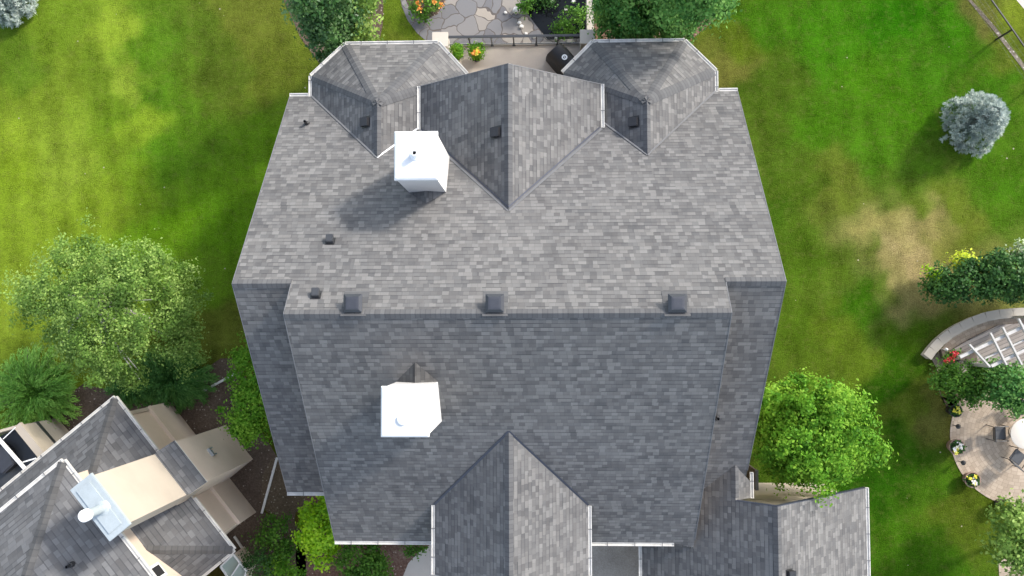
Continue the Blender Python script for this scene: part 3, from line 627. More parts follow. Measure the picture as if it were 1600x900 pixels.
RZ_ = DZ+.98
m = MB(); ra = U(699,58,RZ_); rb = U(907,55,RZ_); ry = (ra.y+rb.y)/2
m.bar((ra.x,ry,RZ_),(rb.x,ry,RZ_),.09,.05); m.bar((ra.x,ry,DZ+.12),(rb.x,ry,DZ+.12),.04,.04); rl = m.build('railing', M['rail'], house)
for px in (732, 767, 802, 838, 872):
    p = U(px, 59, RZ_); m = MB(); m.box(p.x-.025,ry-.03,DZ,p.x+.025,ry+.03,RZ_-.03); m.box(p.x-.06,ry-.06,DZ,p.x+.06,ry+.06,DZ+.03); m.build('post', M['rail'], rl)
m = MB(); m.box(ra.x+.05, ry-.006, DZ+.16, rb.x-.05, ry+.006, RZ_-.05)
k = N('clear_glass'); k.b.inputs['Transmission Weight'].default_value = 1; k.b.inputs['IOR'].default_value = 1.1; M['clear'] = k.done((.95,.97,.97), .0)
m.build('glass_panel', M['clear'], rl)
# low side slab by the garage corner
m = MB(); a = U(1186,778,.3); b = U(1240,792,.3); m.box(a.x, b.y-.6, 0, b.x+.6, a.y, .3); tag(m.build('patio_slab', M['concrete']), kind='structure')
fe = thing('fence', (7.9,-5.5,0), 'short dark fence between the house wall and the large bright green tree', 'fence')
a, b = U(1183,735,1.6), U(1184,788,1.6); m = MB(); m.box(a.x-.04, b.y, .05, a.x+.04, a.y, 1.5); m.build('panel', M['bark'], fe)
m = MB(); m.box(a.x-.06, b.y, 1.5, a.x+.06, a.y, 1.55); m.build('top_rail', M['flash'], fe)

# ------------------------------------------------------------------ NEIGHBOUR HOUSE (rotated)
A0 = Vector((-15.6,-2.73,0)); e1 = Vector((.631,-.776,0)).normalized(); e2 = Vector((-.776,-.631,0)).normalized()
def L(a, b, z=0.0): return A0+e1*a+e2*b+Vector((0,0,z))
nb = thing('house', L(4,4,0), 'beige stucco neighbouring house at the lower left with grey roof and metal capped chimney', 'house')
NS = .55; NZ = 4.0; LEN = 7.07
def lbox(m, a0, a1, b0, b1, z0, z1, mi=0): return m.prism([L(a0,b0),L(a1,b0),L(a1,b1),L(a0,b1)], z0, z1, mi)
nm = [M['nshingle'], M['offwhite']]
BI = 2.3  # upper wall line
H = lambda t: NZ+NS*t
polys = [[L(0,0,NZ), L(LEN,0,NZ), L(LEN-BI,BI,H(BI)), L(BI,BI,H(BI))],
         [L(0,0,NZ), L(BI,BI,H(BI)), L(BI,14,H(BI)), L(0,14,NZ)],
         [L(LEN,0,NZ), L(LEN,5,NZ), L(LEN-BI,5,H(BI)), L(LEN-BI,BI,H(BI))]]
roof_mesh(polys, 'roof', nb, nm, th=.12, label='lower roof skirt round the beige house')
ns = [plane_uv(q)[0] for q in polys]
cap(L(BI,BI,H(BI)), L(0,0,NZ), ns[0], ns[1], nb, .15, M['ncap']); cap(L(LEN-BI,BI,H(BI)), L(LEN,0,NZ), ns[0], ns[2], nb, .15, M['ncap'])
o1 = -e2
gutter(L(0,0,NZ), L(2.7,0,NZ), -e2, nb, .10, .11); gutter(L(4.72,0,NZ), L(LEN,0,NZ), -e2, nb, .10, .11); gutter(L(0,0,NZ), L(0,14,NZ), -e1, nb, .10, .11); gutter(L(LEN,0,NZ), L(LEN,3.2,NZ), e1, nb, .10, .11)
# upper roof
uz, us = 6.6, .55; ua, ub, ue = 1.22, 1.5, 9.0; rid = 3.6
polys = [[L(ua,ub,uz), L(ue+3,ub,uz), L(ue+3,ub+rid,uz+us*rid), L(ua+rid,ub+rid,uz+us*rid)],
         [L(ua,ub,uz), L(ua+rid,ub+rid,uz+us*rid), L(ua+rid,16,uz+us*rid), L(ua,16,uz)],
         [L(ua+rid,ub+rid,uz+us*rid), L(ue+3,ub+rid,uz+us*rid), L(ue+3,16,uz+us*rid+.01), L(ua+rid,16,uz+us*rid+.01)]]
roof_mesh(polys, 'roof', nb, nm, th=.14, label='upper hipped roof of the beige house with a round flue hood')
ns = [plane_uv(q)[0] for q in polys]; cap(L(ua,ub,uz), L(ua+rid,ub+rid,uz+us*rid), ns[0], ns[1], nb, .16, M['ncap'])
gutter(L(ua,ub,uz), L(ue+3,ub,uz), -e2, nb, .12, .12, .9, M['gutter']); gutter(L(ua,ub,uz), L(ua,16,uz), -e1, nb, .12, .12, 1.2, M['gutter'])
m = MB(); lbox(m, ua+.4, ue+2.5, ub+.4, 15, 3.0, uz-.1); m.build('wall', M['beige'], nb)
# main walls
WL = .62
m = MB(); lbox(m, WL, LEN-.75, .22, 14, 0, NZ-.02); m.build('wall', M['beige'], nb)
m = MB(); lbox(m, WL-.06, LEN-.69, .12, .218, 0, 1.75); lbox(m, WL-.06, LEN-.69, .08, .219, 1.752, 1.9); m.build('wall_base_panel', M['beige'], nb, 'beige wall foot with a moulding along its top')
m = MB(); lbox(m, WL-.05, WL+.1, .16, .35, 1.9, NZ-.05); m.build('corner_board', M['beige_l'], nb)
# lower chimney chase with pent roof, upper chase, metal cap
m = MB(); lbox(m, 2.80, 4.60, -1.12, .2, 0, 4.85); chs = m.build('chimney_base', M['beige'], nb)
pts = [L(2.76,-1.16,4.87), L(4.64,-1.16,4.87), L(4.64,-.62,5.38), L(2.76,-.62,5.38)]; roof_mesh([pts], 'pent_roof', chs, nm, th=.06)
m = MB(); m.hexa([L(2.8,-1.12,4.8),L(4.6,-1.12,4.8),L(4.6,-.6,4.8),L(2.8,-.6,4.8)][::1], [L(2.8,-1.12,4.81),L(4.6,-1.12,4.81),L(4.6,-.6,5.3),L(2.8,-.6,5.3)]); m.build('wall', M['beige'], chs)
m = MB(); m.prism([L(2.8,-.61),L(4.6,-.61),L(4.6,-.53),L(2.8,-.53)], 5.33, 5.46); m.build('flashing', M['flash'], chs)
cv = L(3.66,-1.13,2.9)
m = MB()
for da, z0, z1_, dd in ((-.16,2.75,3.05,.05),(.12,2.75,3.05,.05)): m.prism([L(3.66+da,-1.13-.09),L(3.66+da+.05,-1.13-.09),L(3.66+da+.05,-1.125),L(3.66+da,-1.125)], z0, z1_)
m.prism([L(3.5,-1.22),L(3.83,-1.22),L(3.83,-1.125),L(3.5,-1.125)], 3.051, 3.09); m.prism([L(3.6,-1.17),L(3.73,-1.17),L(3.73,-1.125),L(3.6,-1.125)], 2.8, 2.95); m.build('wall_vent', M['galv'], chs)
m = MB(); lbox(m, 2.80, 4.60, -.58, .12, 3.9, 9.5); chu = m.build('chimney', M['beige_l'], nb, 'tall beige chimney with pale metal top')
m = MB(); lbox(m, 2.74, 4.68, -.66, .04+.1, 9.5, 9.62)
m.prism([L(2.9,-.5),L(4.5,-.5),L(4.5,0.0),L(2.9,0.0)], 9.62, 9.66); m.build('chimney_cap', M['galv_l'], chu, bevel=.01)
m = MB(); fc = U(158,795,9.7)
m.lathe(fc, [(.26,9.63),(.2,9.68),(.13,9.7),(.13,10.5)]); m.build('flue', M['galv_l'], chu, smooth=True)
m = MB(); m.lathe(fc, [(.13,10.45),(.18,10.46),(.18,10.62),(.16,10.65),(.001,10.67)]); m.lathe(fc,[(.001,10.46),(.18,10.46)]); m.build('flue_hood', M['white'], chu, smooth=True)
# conservatory bay at the lower corner, small window under upper eave
m = MB(); q = [U(345,885,1.2),U(365,866,1.2),U(386,892,1.2),U(372,925,1.2)]; m.prism(q, 0, 1.1); by = m.build('bay', M['beige'], nb)
m = MB(); m.prism(q, 1.102, 1.16); m.build('glass_roof', M['glass'], by)
m = MB()
for i in range(4): m.bar(q[i]+Vector((0,0,.02)), q[(i+1)%4]+Vector((0,0,.02)), .06, .08)
mid = (q[1]+q[2])/2; mid2 = (q[0]+q[3])/2; m.bar(mid+Vector((0,0,.02)), mid2+Vector((0,0,.02)), .05, .06); m.build('frame', M['white'], by)
m = MB(); p = L(5.9, ub+.36, 6.3)
m.prism([L(5.75,ub+.25),L(6.3,ub+.25),L(6.3,ub+.39),L(5.75,ub+.39)], 5.2, 6.0); wdw = m.build('window', M['white'], nb)
m = MB(); m.prism([L(5.84,ub+.235),L(6.21,ub+.235),L(6.21,ub+.247),L(5.84,ub+.247)], 5.3, 5.9); m.build('pane', M['dark'], wdw)
npv = on_n(112,882,ns[0],L(ua,ub,uz)); m = MB(); m.lathe(npv, [(.11,npv.z-.1),(.08,npv.z+.1),(.055,npv.z+.12),(.055,npv.z+.3),(.04,npv.z+.3),(.04,npv.z+.05)], 14); m.build('vent_pipe', M['black'], nb, smooth=True)
# neighbour's rear balcony (white parapet, dark furniture inside)
bal = thing('balcony', U(20,700,0), 'white walled balcony beside the beige house at the left edge, dark floor inside', 'balcony')
bz = 2.6
f1 = [U(-60,700,bz),U(0,675,bz),U(28,664,bz),U(74,718,bz),U(30,760,bz),U(-60,800,bz)]
m = MB(); m.prism([(p.x,p.y) for p in f1], bz-1.3, bz-1.1); m.build('floor', M['rail'], bal)
m = MB()
m.bar(U(-60,690,bz),U(28,666,bz),.10,.12); m.bar(U(28,664,bz),U(72,718,bz),.30,.16); m.build('parapet_cap', M['beige_l'], bal)
m = MB()
a, b, c3 = U(-60,690,bz),U(27,667,bz),U(70,716,bz)
for p, q in ((a,b),(b,c3)):
    d = (q-p).normalized(); nn = Vector((-d.y,d.x,0))*.05; m.prism([p+nn,q+nn,q-nn,p-nn], 0, bz-.085)
m.build('parapet', M['beige_l'], bal)
m = MB(); m.bar(U(-14,672,bz+.35),U(44,738,bz+.35),.10,.10); m.bar(U(36,722,bz+.2),U(56,716,bz+.2),.05,.05)
m.bar(U(5,686,bz+.2),U(24,668,bz+.2),.03,.03)
m.build('top_rail', M['white'], bal)
m = MB(); pp = U(2,712,1.9); m.prism([U(-12,690,1.9),U(12,700,1.9),U(22,725,1.9),U(4,742,1.9),U(-14,735,1.9)], 1.5, 1.9); tag(m.build('hot_tub_cover', M['vent'], bevel=.05), 'dark slate furniture cover inside the white walled balcony', 'cover')
m = MB(); pp = U(120,688,0); m.prism([U(96,686,.5),U(150,668,.5),U(158,680,.5),U(104,700,.5)], 0, .5); tag(m.build('garden_bench', M['beige'], bevel=.02), 'low tan block bench beside the spiky green juniper', 'bench')

def extension(p, q, label):
    p, q = Vector(p), Vector(q); m = MB(); m.bar(p, q, .09, .07); d = (q-p).normalized()
    for t in (.25,.5,.75):
        c = p+(q-p)*t; m.bar(c-d*.03, c+d*.03, .105, .085)
    tag(m.build('downspout_extension', M['offwhite'], merge=True), label, 'drain pipe', 'downspout extensions lying between the houses')
extension(U(304,618,.25), U(369,583,.12), 'white downspout pipe lying across the dark juniper')
extension(U(409,802,.15), U(433,715,.08), 'white downspout pipe running from the beige house corner towards the roof edge')
m = MB(); m.bar(U(366,838,.06),U(385,866,.06),.07,.09); tag(m.build('edging_board', M['offwhite']), 'short pale edging board in the soil by the beige house corner', 'edging')

# ------------------------------------------------------------------ VEGETATION
def leaves_mesh(name, C, A, B, mat, tint):
    """C centres, A half-length vectors, B half-width vectors (n,3)"""
    n = len(C); V = np.empty((n,4,3)); V[:,0]=C-A; V[:,1]=C+B; V[:,2]=C+A; V[:,3]=C-B
    me = bpy.data.meshes.new(name); me.vertices.add(4*n); me.loops.add(4*n); me.polygons.add(n)
    me.vertices.foreach_set('co', V.ravel()); me.loops.foreach_set('vertex_index', np.arange(4*n, dtype=np.int32))
    me.polygons.foreach_set('loop_start', np.arange(0,4*n,4,dtype=np.int32)); me.polygons.foreach_set('loop_total', np.full(n,4,dtype=np.int32))
    at = me.attributes.new('tint','FLOAT','POINT'); at.data.foreach_set('value', np.repeat(np.clip(tint,0,1),4).astype(np.float32))
    me.materials.append(mat); me.update(); me.validate(); return me
def unit(v): return v/np.maximum(np.linalg.norm(v,axis=1,keepdims=True),1e-9)
def blob_leaves(c, rad, nclus, per, leaf, spread, up=.6, shell=.35, flat=1.0, seed=0, wob=.25, cone=0.0):
    """leaf clumps over an uneven ellipsoid; returns C,A,B,t"""
    g = np.random.default_rng(seed); d = unit(g.normal(size=(nclus,3)))
    d[:,2] = np.where(d[:,2] < -.35, -d[:,2]*.6, d[:,2]); d = unit(d)
    lob = g.uniform(0,6.28,6)
    rr = 1+wob*(np.sin(3*np.arctan2(d[:,1],d[:,0])+lob[0])*.4+np.sin(5*np.arctan2(d[:,1],d[:,0])+lob[1]+2*d[:,2])*.35+np.sin(7*d[:,2]+lob[2]+2*d[:,0])*.3+g.normal(size=nclus)*.28)
    r = rr*(1-shell*g.random(nclus)**1.5)
    cc = d*r[:,None]*np.array(rad)
    if cone: cc[:,:2] *= (1-cone*np.clip((cc[:,2:3]/rad[2]+1)/2,0,1))
    ct = g.random(nclus)
    idx = np.repeat(np.arange(nclus), per); n = len(idx)
    off = g.normal(size=(n,3))*spread*np.array([1,1,.6*flat])*(.6+.8*ct[idx])[:,None]
    C = cc[idx]+off+np.array(c)
    nr = unit(unit(off+1e-6)*.5+unit(cc)[idx]*.5+np.array([0,0,up])+g.normal(size=(n,3))*.55)
    a = unit(np.cross(nr, g.normal(size=(n,3)))); b = np.cross(nr, a)
    s = leaf*(.6+.8*g.random(n))[:,None]
    t = .55*ct[idx]+.45*g.random(n)
    return C, a*s, b*s*.62, t
def trunk(base, top, r, parent, mat, limbs=(), seed=0):
    rr = random.Random(seed); m = MB(); base, top = Vector(base), Vector(top)
    pts = [base+(top-base)*t+Vector((rr.uniform(-.06,.06),rr.uniform(-.06,.06),0))*(t>0) for t in (0,.25,.5,.75,1)]
    m.tube(pts, [r*1.25,r,r*.8,r*.55,r*.3], 8)
    for q in limbs:
        q = Vector(q); t = rr.uniform(.35,.8); s0 = base+(top-base)*t; mid = s0+(q-s0)*.5+Vector((0,0,.15*(q-s0).length))
        m.tube([s0, mid, q], [r*.45, r*.28, r*.1], 6)
    return m.build('trunk', mat, parent, merge=False)
def tree(name, label, cat, lobes, base, mat, leaf=.09, density=1.0, bark=None, group=None, trunk_r=.1, seed=1, per=40, spread=.22, up=.6, shell=.35, cone=0, wob=.25, crown_name='crown'):
    """lobes: list of (centre Vector, (rx,ry,rz)); base: ground point"""
    t = thing(name, base, label, cat, group); off = np.array(base); Cs=[];As=[];Bs=[];Ts=[]; lim=[]
    for i, (c, rad) in enumerate(lobes):
        area = (rad[0]*rad[1]+rad[0]*rad[2]+rad[1]*rad[2])*4.19; ncl = max(12, int(area*4.2*density))
        C,A,B,T = blob_leaves(c, rad, ncl, per, leaf, spread, up, shell, 1, seed*31+i, wob, cone)
        Cs.append(C);As.append(A);Bs.append(B);Ts.append(T); g = random.Random(seed+i)
        for _ in range(4 if len(lobes) < 4 else 2): lim.append(Vector(c)+Vector((g.uniform(-.6,.6)*rad[0], g.uniform(-.6,.6)*rad[1], g.uniform(-.2,.4)*rad[2])))
    C = np.concatenate(Cs); keep = C[:,2] > .03
    C = C[keep]-off; me = leaves_mesh(crown_name, C, np.concatenate(As)[keep], np.concatenate(Bs)[keep], mat, np.concatenate(Ts)[keep]); link(crown_name, me, t)
    c0 = Vector(lobes[0][0]); trunk(base, (c0.x, c0.y, c0.z+lobes[0][1][2]*.3), trunk_r, t, bark or M['bark'], lim, seed)
    return t
LM = {}
LM['poplar'] = leafmat('leaf_poplar', (.010,.042,.010), (.035,.11,.02), (.15,.26,.08), .2, .45, .35)
LM['poplar_r'] = leafmat('leaf_dense_green', (.012,.055,.012), (.05,.17,.028), (.19,.36,.08), .25, .5, .2)
LM['birch'] = leafmat('leaf_birch', (.035,.085,.014), (.135,.24,.04), (.34,.46,.12), .3, .55, .15)
LM['ash'] = leafmat('leaf_bright_green', (.022,.09,.006), (.09,.24,.016), (.26,.44,.045), .35, .55, .12)
LM['lime'] = leafmat('leaf_lime', (.08,.24,.006), (.26,.50,.012), (.48,.70,.03), .35, .5, .3)
LM['yellow'] = leafmat('leaf_yellow', (.32,.45,.02), (.55,.66,.04), (.75,.8,.08), .35, .5, .3)
LM['green'] = leafmat('leaf_shrub_green', (.015,.055,.006), (.055,.15,.014), (.14,.28,.035), .25, .55, .15)
LM['dark'] = leafmat('leaf_dark_green', (.008,.035,.008), (.025,.085,.016), (.08,.18,.035), .2, .5, .2)
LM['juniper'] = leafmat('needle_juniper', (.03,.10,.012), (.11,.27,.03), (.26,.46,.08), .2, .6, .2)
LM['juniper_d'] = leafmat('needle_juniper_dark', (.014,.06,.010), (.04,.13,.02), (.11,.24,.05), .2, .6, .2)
LM['spruce'] = leafmat('needle_blue_spruce', (.07,.12,.11), (.34,.42,.38), (.68,.73,.66), .1, .6, .3)
LM['petal_y'] = leafmat('petal_yellow', (.5,.42,.02), (.75,.68,.04), (.85,.8,.2), .2)
LM['petal_w'] = leafmat('petal_white', (.6,.55,.5), (.75,.72,.68), (.85,.85,.82), .2)
LM['petal_o'] = leafmat('petal_orange', (.5,.12,.02), (.75,.25,.03), (.8,.45,.1), .2)
LM['petal_r'] = leafmat('petal_red', (.35,.01,.02), (.6,.02,.04), (.7,.1,.1), .2)
LM['pale'] = leafmat('leaf_variegated', (.12,.2,.08), (.3,.38,.2), (.55,.58,.42), .2)

def V3(px, py, z): return U(px, py, z)
# -- large trees
g0 = lambda v: Vector((v.x, v.y, 0))
c = V3(515,22,4.2)
tree('poplar_tree', 'tall dark glossy leaved tree behind the left turret roof at the top edge', 'tree',
     [(V3(528,58,3.0),(.95,.95,1.4)), (V3(515,28,4.4),(1.05,1.1,1.6)), (V3(502,-30,6.2),(1.15,1.2,1.8)), (V3(496,15,4.8),(.65,.8,1.2))], g0(V3(535,60,0)), LM['poplar'], .062, 1.25, seed=3, per=70, spread=.15, wob=.4)
tree('shrub_tree', 'looser mid green tree touching the left turret gutter at the top edge', 'tree',
     [(V3(560,30,3.2),(.75,.9,1.5)), (V3(563,54,2.2),(.6,.6,1.0)), (V3(555,-20,4.5),(.8,.8,1.2))], g0(V3(570,60,0)), LM['birch'], .075, .9, seed=5, per=36, spread=.18)
tree('dense_tree', 'dense green tree behind the right turret roof, left one at the top edge', 'tree',
     [(V3(985,38,3.0),(1.15,.9,1.6)), (V3(1000,-5,4.6),(1.4,1.2,1.9)), (V3(960,10,3.0),(.6,.9,1.4))], g0(V3(985,50,0)), LM['poplar_r'], .06, 1.2, seed=9, per=70, spread=.15, wob=.4)
tree('dense_tree', 'dense green tree behind the right turret roof, overhanging the lawn on its right', 'tree',
     [(V3(1052,36,2.6),(.95,.8,1.4)), (V3(1070,0,4.2),(1.2,1.1,1.8)), (V3(1085,-25,7.0),(1.35,1.1,1.9)), (V3(1098,-8,4.2),(.85,.9,1.4))], g0(V3(1045,50,0)), LM['poplar_r'], .06, 1.2, seed=11, per=70, spread=.15, wob=.4)
tree('birch_tree', 'large airy birch with pale green leaves on the left lawn', 'tree',
     [(V3(120,450,4.6),(1.7,1.5,1.3)), (V3(200,450,5.2),(1.6,1.5,1.4)), (V3(60,470,3.8),(1.0,.9,.8)), (V3(175,535,4.4),(1.6,1.3,1.2)), (V3(275,470,3.6),(1.2,1.4,1.3)), (V3(290,530,2.8),(.9,1.1,.9)),
      (V3(105,530,3.2),(1.1,.9,.9)), (V3(205,585,3.0),(.8,.6,.7)), (V3(235,420,4.0),(1.1,.8,.9)), (V3(135,405,4.0),(1.1,.6,.8)), (V3(155,565,2.8),(.6,.6,.6))],
     g0(V3(230,500,0)), LM['birch'], .046, 1.1, M['birchbark'], trunk_r=.14, seed=13, per=66, spread=.15, shell=.6, wob=.58)
tree('maple_tree', 'large round bright green tree beside the right edge of the main roof', 'tree',
     [(V3(1264,672,4.4),(1.85,1.75,1.7)), (V3(1222,640,3.6),(1.05,1.15,1.4)), (V3(1315,700,3.2),(1.15,1.0,1.3)), (V3(1245,722,3.2),(1.0,.75,1.2)), (V3(1225,700,4.0),(.9,1.1,1.4)), (V3(1290,650,3.2),(1.0,.8,1.3)), (V3(1300,698,2.8),(.9,.6,1.0)), (V3(1215,690,3.0),(.8,1.0,1.2))],
     g0(V3(1255,665,0)), LM['ash'], .058, 1.05, trunk_r=.13, seed=17, per=80, spread=.14, wob=.32, shell=.5)
tree('young_tree', 'narrow bright green tree between the two houses under the left roof edge', 'tree',
     [(V3(392,640,3.0),(.75,.85,1.2)), (V3(388,585,2.8),(.6,.8,.9)), (V3(380,560,2.0),(.35,.6,.6)), (V3(402,672,2.6),(.6,.6,.9)), (V3(410,620,3.4),(.6,1.1,.9)), (V3(376,660,1.8),(.35,.5,.6))],
     g0(V3(415,630,0)), LM['ash'], .055, .9, trunk_r=.07, seed=19, per=60, spread=.14, wob=.4)
tree('garden_tree', 'light green tree at the lower right corner beside the round patio', 'tree',
     [(V3(1592,835,2.6),(.95,1.2,1.0)), (V3(1575,815,2.0),(.6,.6,.7)), (V3(1615,870,2.6),(1.1,1.0,1.0))], g0(V3(1600,830,0)), LM['birch'], .07, 1.1, seed=23, per=40, spread=.18)
# -- shrubs
def shrub(name, label, px, py, z, rad, mat, leaf=.06, dens=1.3, seed=1, group=None, lobes=None, **kw):
    c = V3(px,py,z); lob = [(c, rad)]+[(V3(a,b,zz), r) for a,b,zz,r in (lobes or [])]
    return tree(name, label, 'shrub', lob, g0(c), mat, leaf, dens, trunk_r=.03, seed=seed, per=34, spread=.13, group=group, **kw)
shrub('golden_shrub', 'bright lime yellow shrub at the front left corner of the main roof', 497,822,1.1,(.85,.95,.95), LM['lime'], .075, 1.6, 31, lobes=[(515,790,.9,(.5,.6,.7)),(505,862,.7,(.5,.5,.6))])
shrub('round_shrub', 'dark green round shrub under the front gutter beside the reddish mulch', 565,872,.9,(1.0,.85,.85), LM['green'], .06, 1.6, 33, lobes=[(585,890,.7,(.6,.6,.6))])
shrub('low_shrub', 'small low shrub between the gutter and the pale walkway', 645,853,.35,(.55,.3,.35), LM['green'], .05, 1.6, 35)
shrub('flowering_shrub', 'green shrub with pale blossoms beside the curved path near the beige house', 432,835,.7,(.7,.85,.65), LM['green'], .055, 1.3, 37, lobes=[(436,860,.5,(.6,.5,.5))])
shrub('holly_shrub', 'very dark glossy shrub by the beige house corner at the lower edge', 405,885,.8,(.7,.6,.7), LM['dark'], .045, 1.6, 39)
shrub('leafy_shrub', 'mid green leafy shrub at the lower edge, right of the dark glossy one', 442,890,.7,(.75,.5,.65), LM['ash'], .06, 1.3, 41)
shrub('round_shrub', 'dark rounded hedge shrub left of centre in the hedge above the curved stone wall', 1500,440,1.2,(1.2,.7,1.1), LM['dark'], .06, 1.6, 43, lobes=[(1475,455,.8,(.6,.55,.7)), (1540,425,1.6,(.9,.7,1.0))])
shrub('round_shrub', 'dark hedge shrub running off the right edge above the curved stone wall', 1580,430,1.6,(1.2,.9,1.2), LM['dark'], .06, 1.5, 45, lobes=[(1560,455,1.0,(1.0,.45,.8)), (1620,440,1.5,(1.0,.8,1.2))])
shrub('yellow_shrub', 'bright yellow shrub on the lawn side of the dark hedge', 1508,408,1.0,(.5,.28,.45), LM['yellow'], .055, 1.8, 47)
shrub('yellow_shrub', 'smaller lime shrub at the left tip of the dark hedge', 1462,432,.6,(.42,.34,.4), LM['lime'], .055, 1.6, 48)
shrub('variegated_shrub', 'pale variegated shrub behind the dark hedge at the right edge', 1592,395,1.5,(.6,.35,.5), LM['pale'], .06, 1.2, 49)
tree('arborvitae', 'clipped green column shrub left of its twin beside the pergola', 'shrub', [(V3(1500,592,1.2),(1.1,.55,.9)), (V3(1478,588,.8),(.5,.5,.6)), (V3(1510,615,1.0),(.6,.4,.7))], g0(V3(1490,596,0)), LM['green'], .055, 1.9, seed=51, per=38, spread=.13, trunk_r=.05)
tree('arborvitae', 'tall green column shrub between the pergola and the patio table', 'shrub', [(V3(1572,600,1.8),(.95,.75,1.3)), (V3(1600,612,2.0),(.8,.85,1.2)), (V3(1545,586,1.2),(.5,.5,.8))], g0(V3(1555,600,0)), LM['poplar_r'], .06, 1.7, seed=53, per=38, spread=.14, trunk_r=.05)
shrub('pond_shrub', 'mid green bush hanging over the right side of the pond', 895,30,.8,(.55,.5,.6), LM['green'], .05, 1.4, 55, lobes=[(880,45,.4,(.5,.3,.3))])
shrub('pond_shrub', 'dark leafy plant hanging over the top of the pond', 862,-6,.5,(.5,.35,.4), LM['dark'], .05, 1.2, 66, lobes=[(845,0,.2,(.25,.2,.2))])
shrub('pond_grass', 'small green tuft at the upper left of the pond', 822,6,.4,(.25,.4,.3), LM['green'], .05, 1.3, 56)
shrub('lime_groundcover', 'bright green leafy plant in the red mulch beside the low wall', 940,12,.4,(.22,.6,.3), LM['ash'], .05, 1.4, 57)
fb = shrub('flower_bed', 'leafy flower clump with orange blossoms on the flagstone patio', 666,8,.35,(.65,.55,.35), LM['green'], .055, 1.5, 58)
def flowers(parent, pts, r, mat, n=22, name='flowers', seed=0):
    g = np.random.default_rng(seed); C = np.concatenate([np.array(p)+g.normal(size=(n,3))*r*np.array([1,1,.4]) for p in pts]) - np.array(root_of(parent).location)
    k_ = len(C); nr = unit(g.normal(size=(k_,3))*.5+np.array([0,0,1])); a = unit(np.cross(nr, g.normal(size=(k_,3)))); b = np.cross(nr,a)
    link(name, leaves_mesh(name, C, a*.04, b*.035, mat, g.random(k_)), parent)
flowers(fb, [V3(x,y,.75) for x,y in ((652,4),(690,8),(660,-4),(655,14),(678,2))], .06, LM['petal_o'], 22, seed=4)
# junipers: arching feathery sprays
def juniper(label, px, py, rad, hgt, mat, seed, n=150, squash=1.0, ang=0):
    g = np.random.default_rng(seed); base = g0(V3(px,py,0)); t = thing('juniper', base, label, 'shrub', 'spreading junipers')
    Cs=[];As=[];Ts=[]; m = MB()
    for i in range(n):
        a = g.uniform(0,6.283); Lb = rad*g.uniform(.45,1.08)*(1 if g.random()<.8 else .6); z1_ = hgt*g.uniform(.25,1.0)
        dv = np.array([math.cos(a), math.sin(a)*squash]); ts = np.linspace(.12,1,int(26*Lb/1.8)+6); bend = g.uniform(-.35,.35)
        pth = np.stack([dv[0]*Lb*ts - dv[1]*bend*ts**2*Lb*.5, dv[1]*Lb*ts + dv[0]*bend*ts**2*Lb*.5, z1_*np.sin(np.clip(ts*2.2,0,2.6))*.9+.08],1)
        if i % 6 == 0: m.tube([Vector(p)+base for p in pth[::6]], .012, 4)
        dirs = np.gradient(pth,axis=0); dirs = unit(dirs)
        for rep in range(7):
            off = g.normal(size=(len(ts),3))*np.array([.055,.055,.04]); sd_ = np.cross(dirs, [0,0,1])*g.uniform(-1,1,(len(ts),1))*.8
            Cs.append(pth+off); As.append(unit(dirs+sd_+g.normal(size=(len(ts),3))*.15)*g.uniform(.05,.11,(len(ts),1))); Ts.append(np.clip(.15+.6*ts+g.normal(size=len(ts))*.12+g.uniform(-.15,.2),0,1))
    C=np.concatenate(Cs);A=np.concatenate(As);T=np.concatenate(Ts); B=unit(np.cross(A,g.normal(size=A.shape)*.6+np.array([0,0,1])))*.018
    link('foliage', leaves_mesh('foliage', C, A, B, mat, T), t); m.build('stem', M['bark'], t)
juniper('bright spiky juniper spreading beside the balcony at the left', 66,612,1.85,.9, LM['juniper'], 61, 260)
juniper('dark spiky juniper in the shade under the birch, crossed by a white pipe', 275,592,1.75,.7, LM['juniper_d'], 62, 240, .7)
juniper('small dark juniper under the birch behind the beige house roof', 215,600,1.1,.6, LM['juniper_d'], 63, 130, .8)
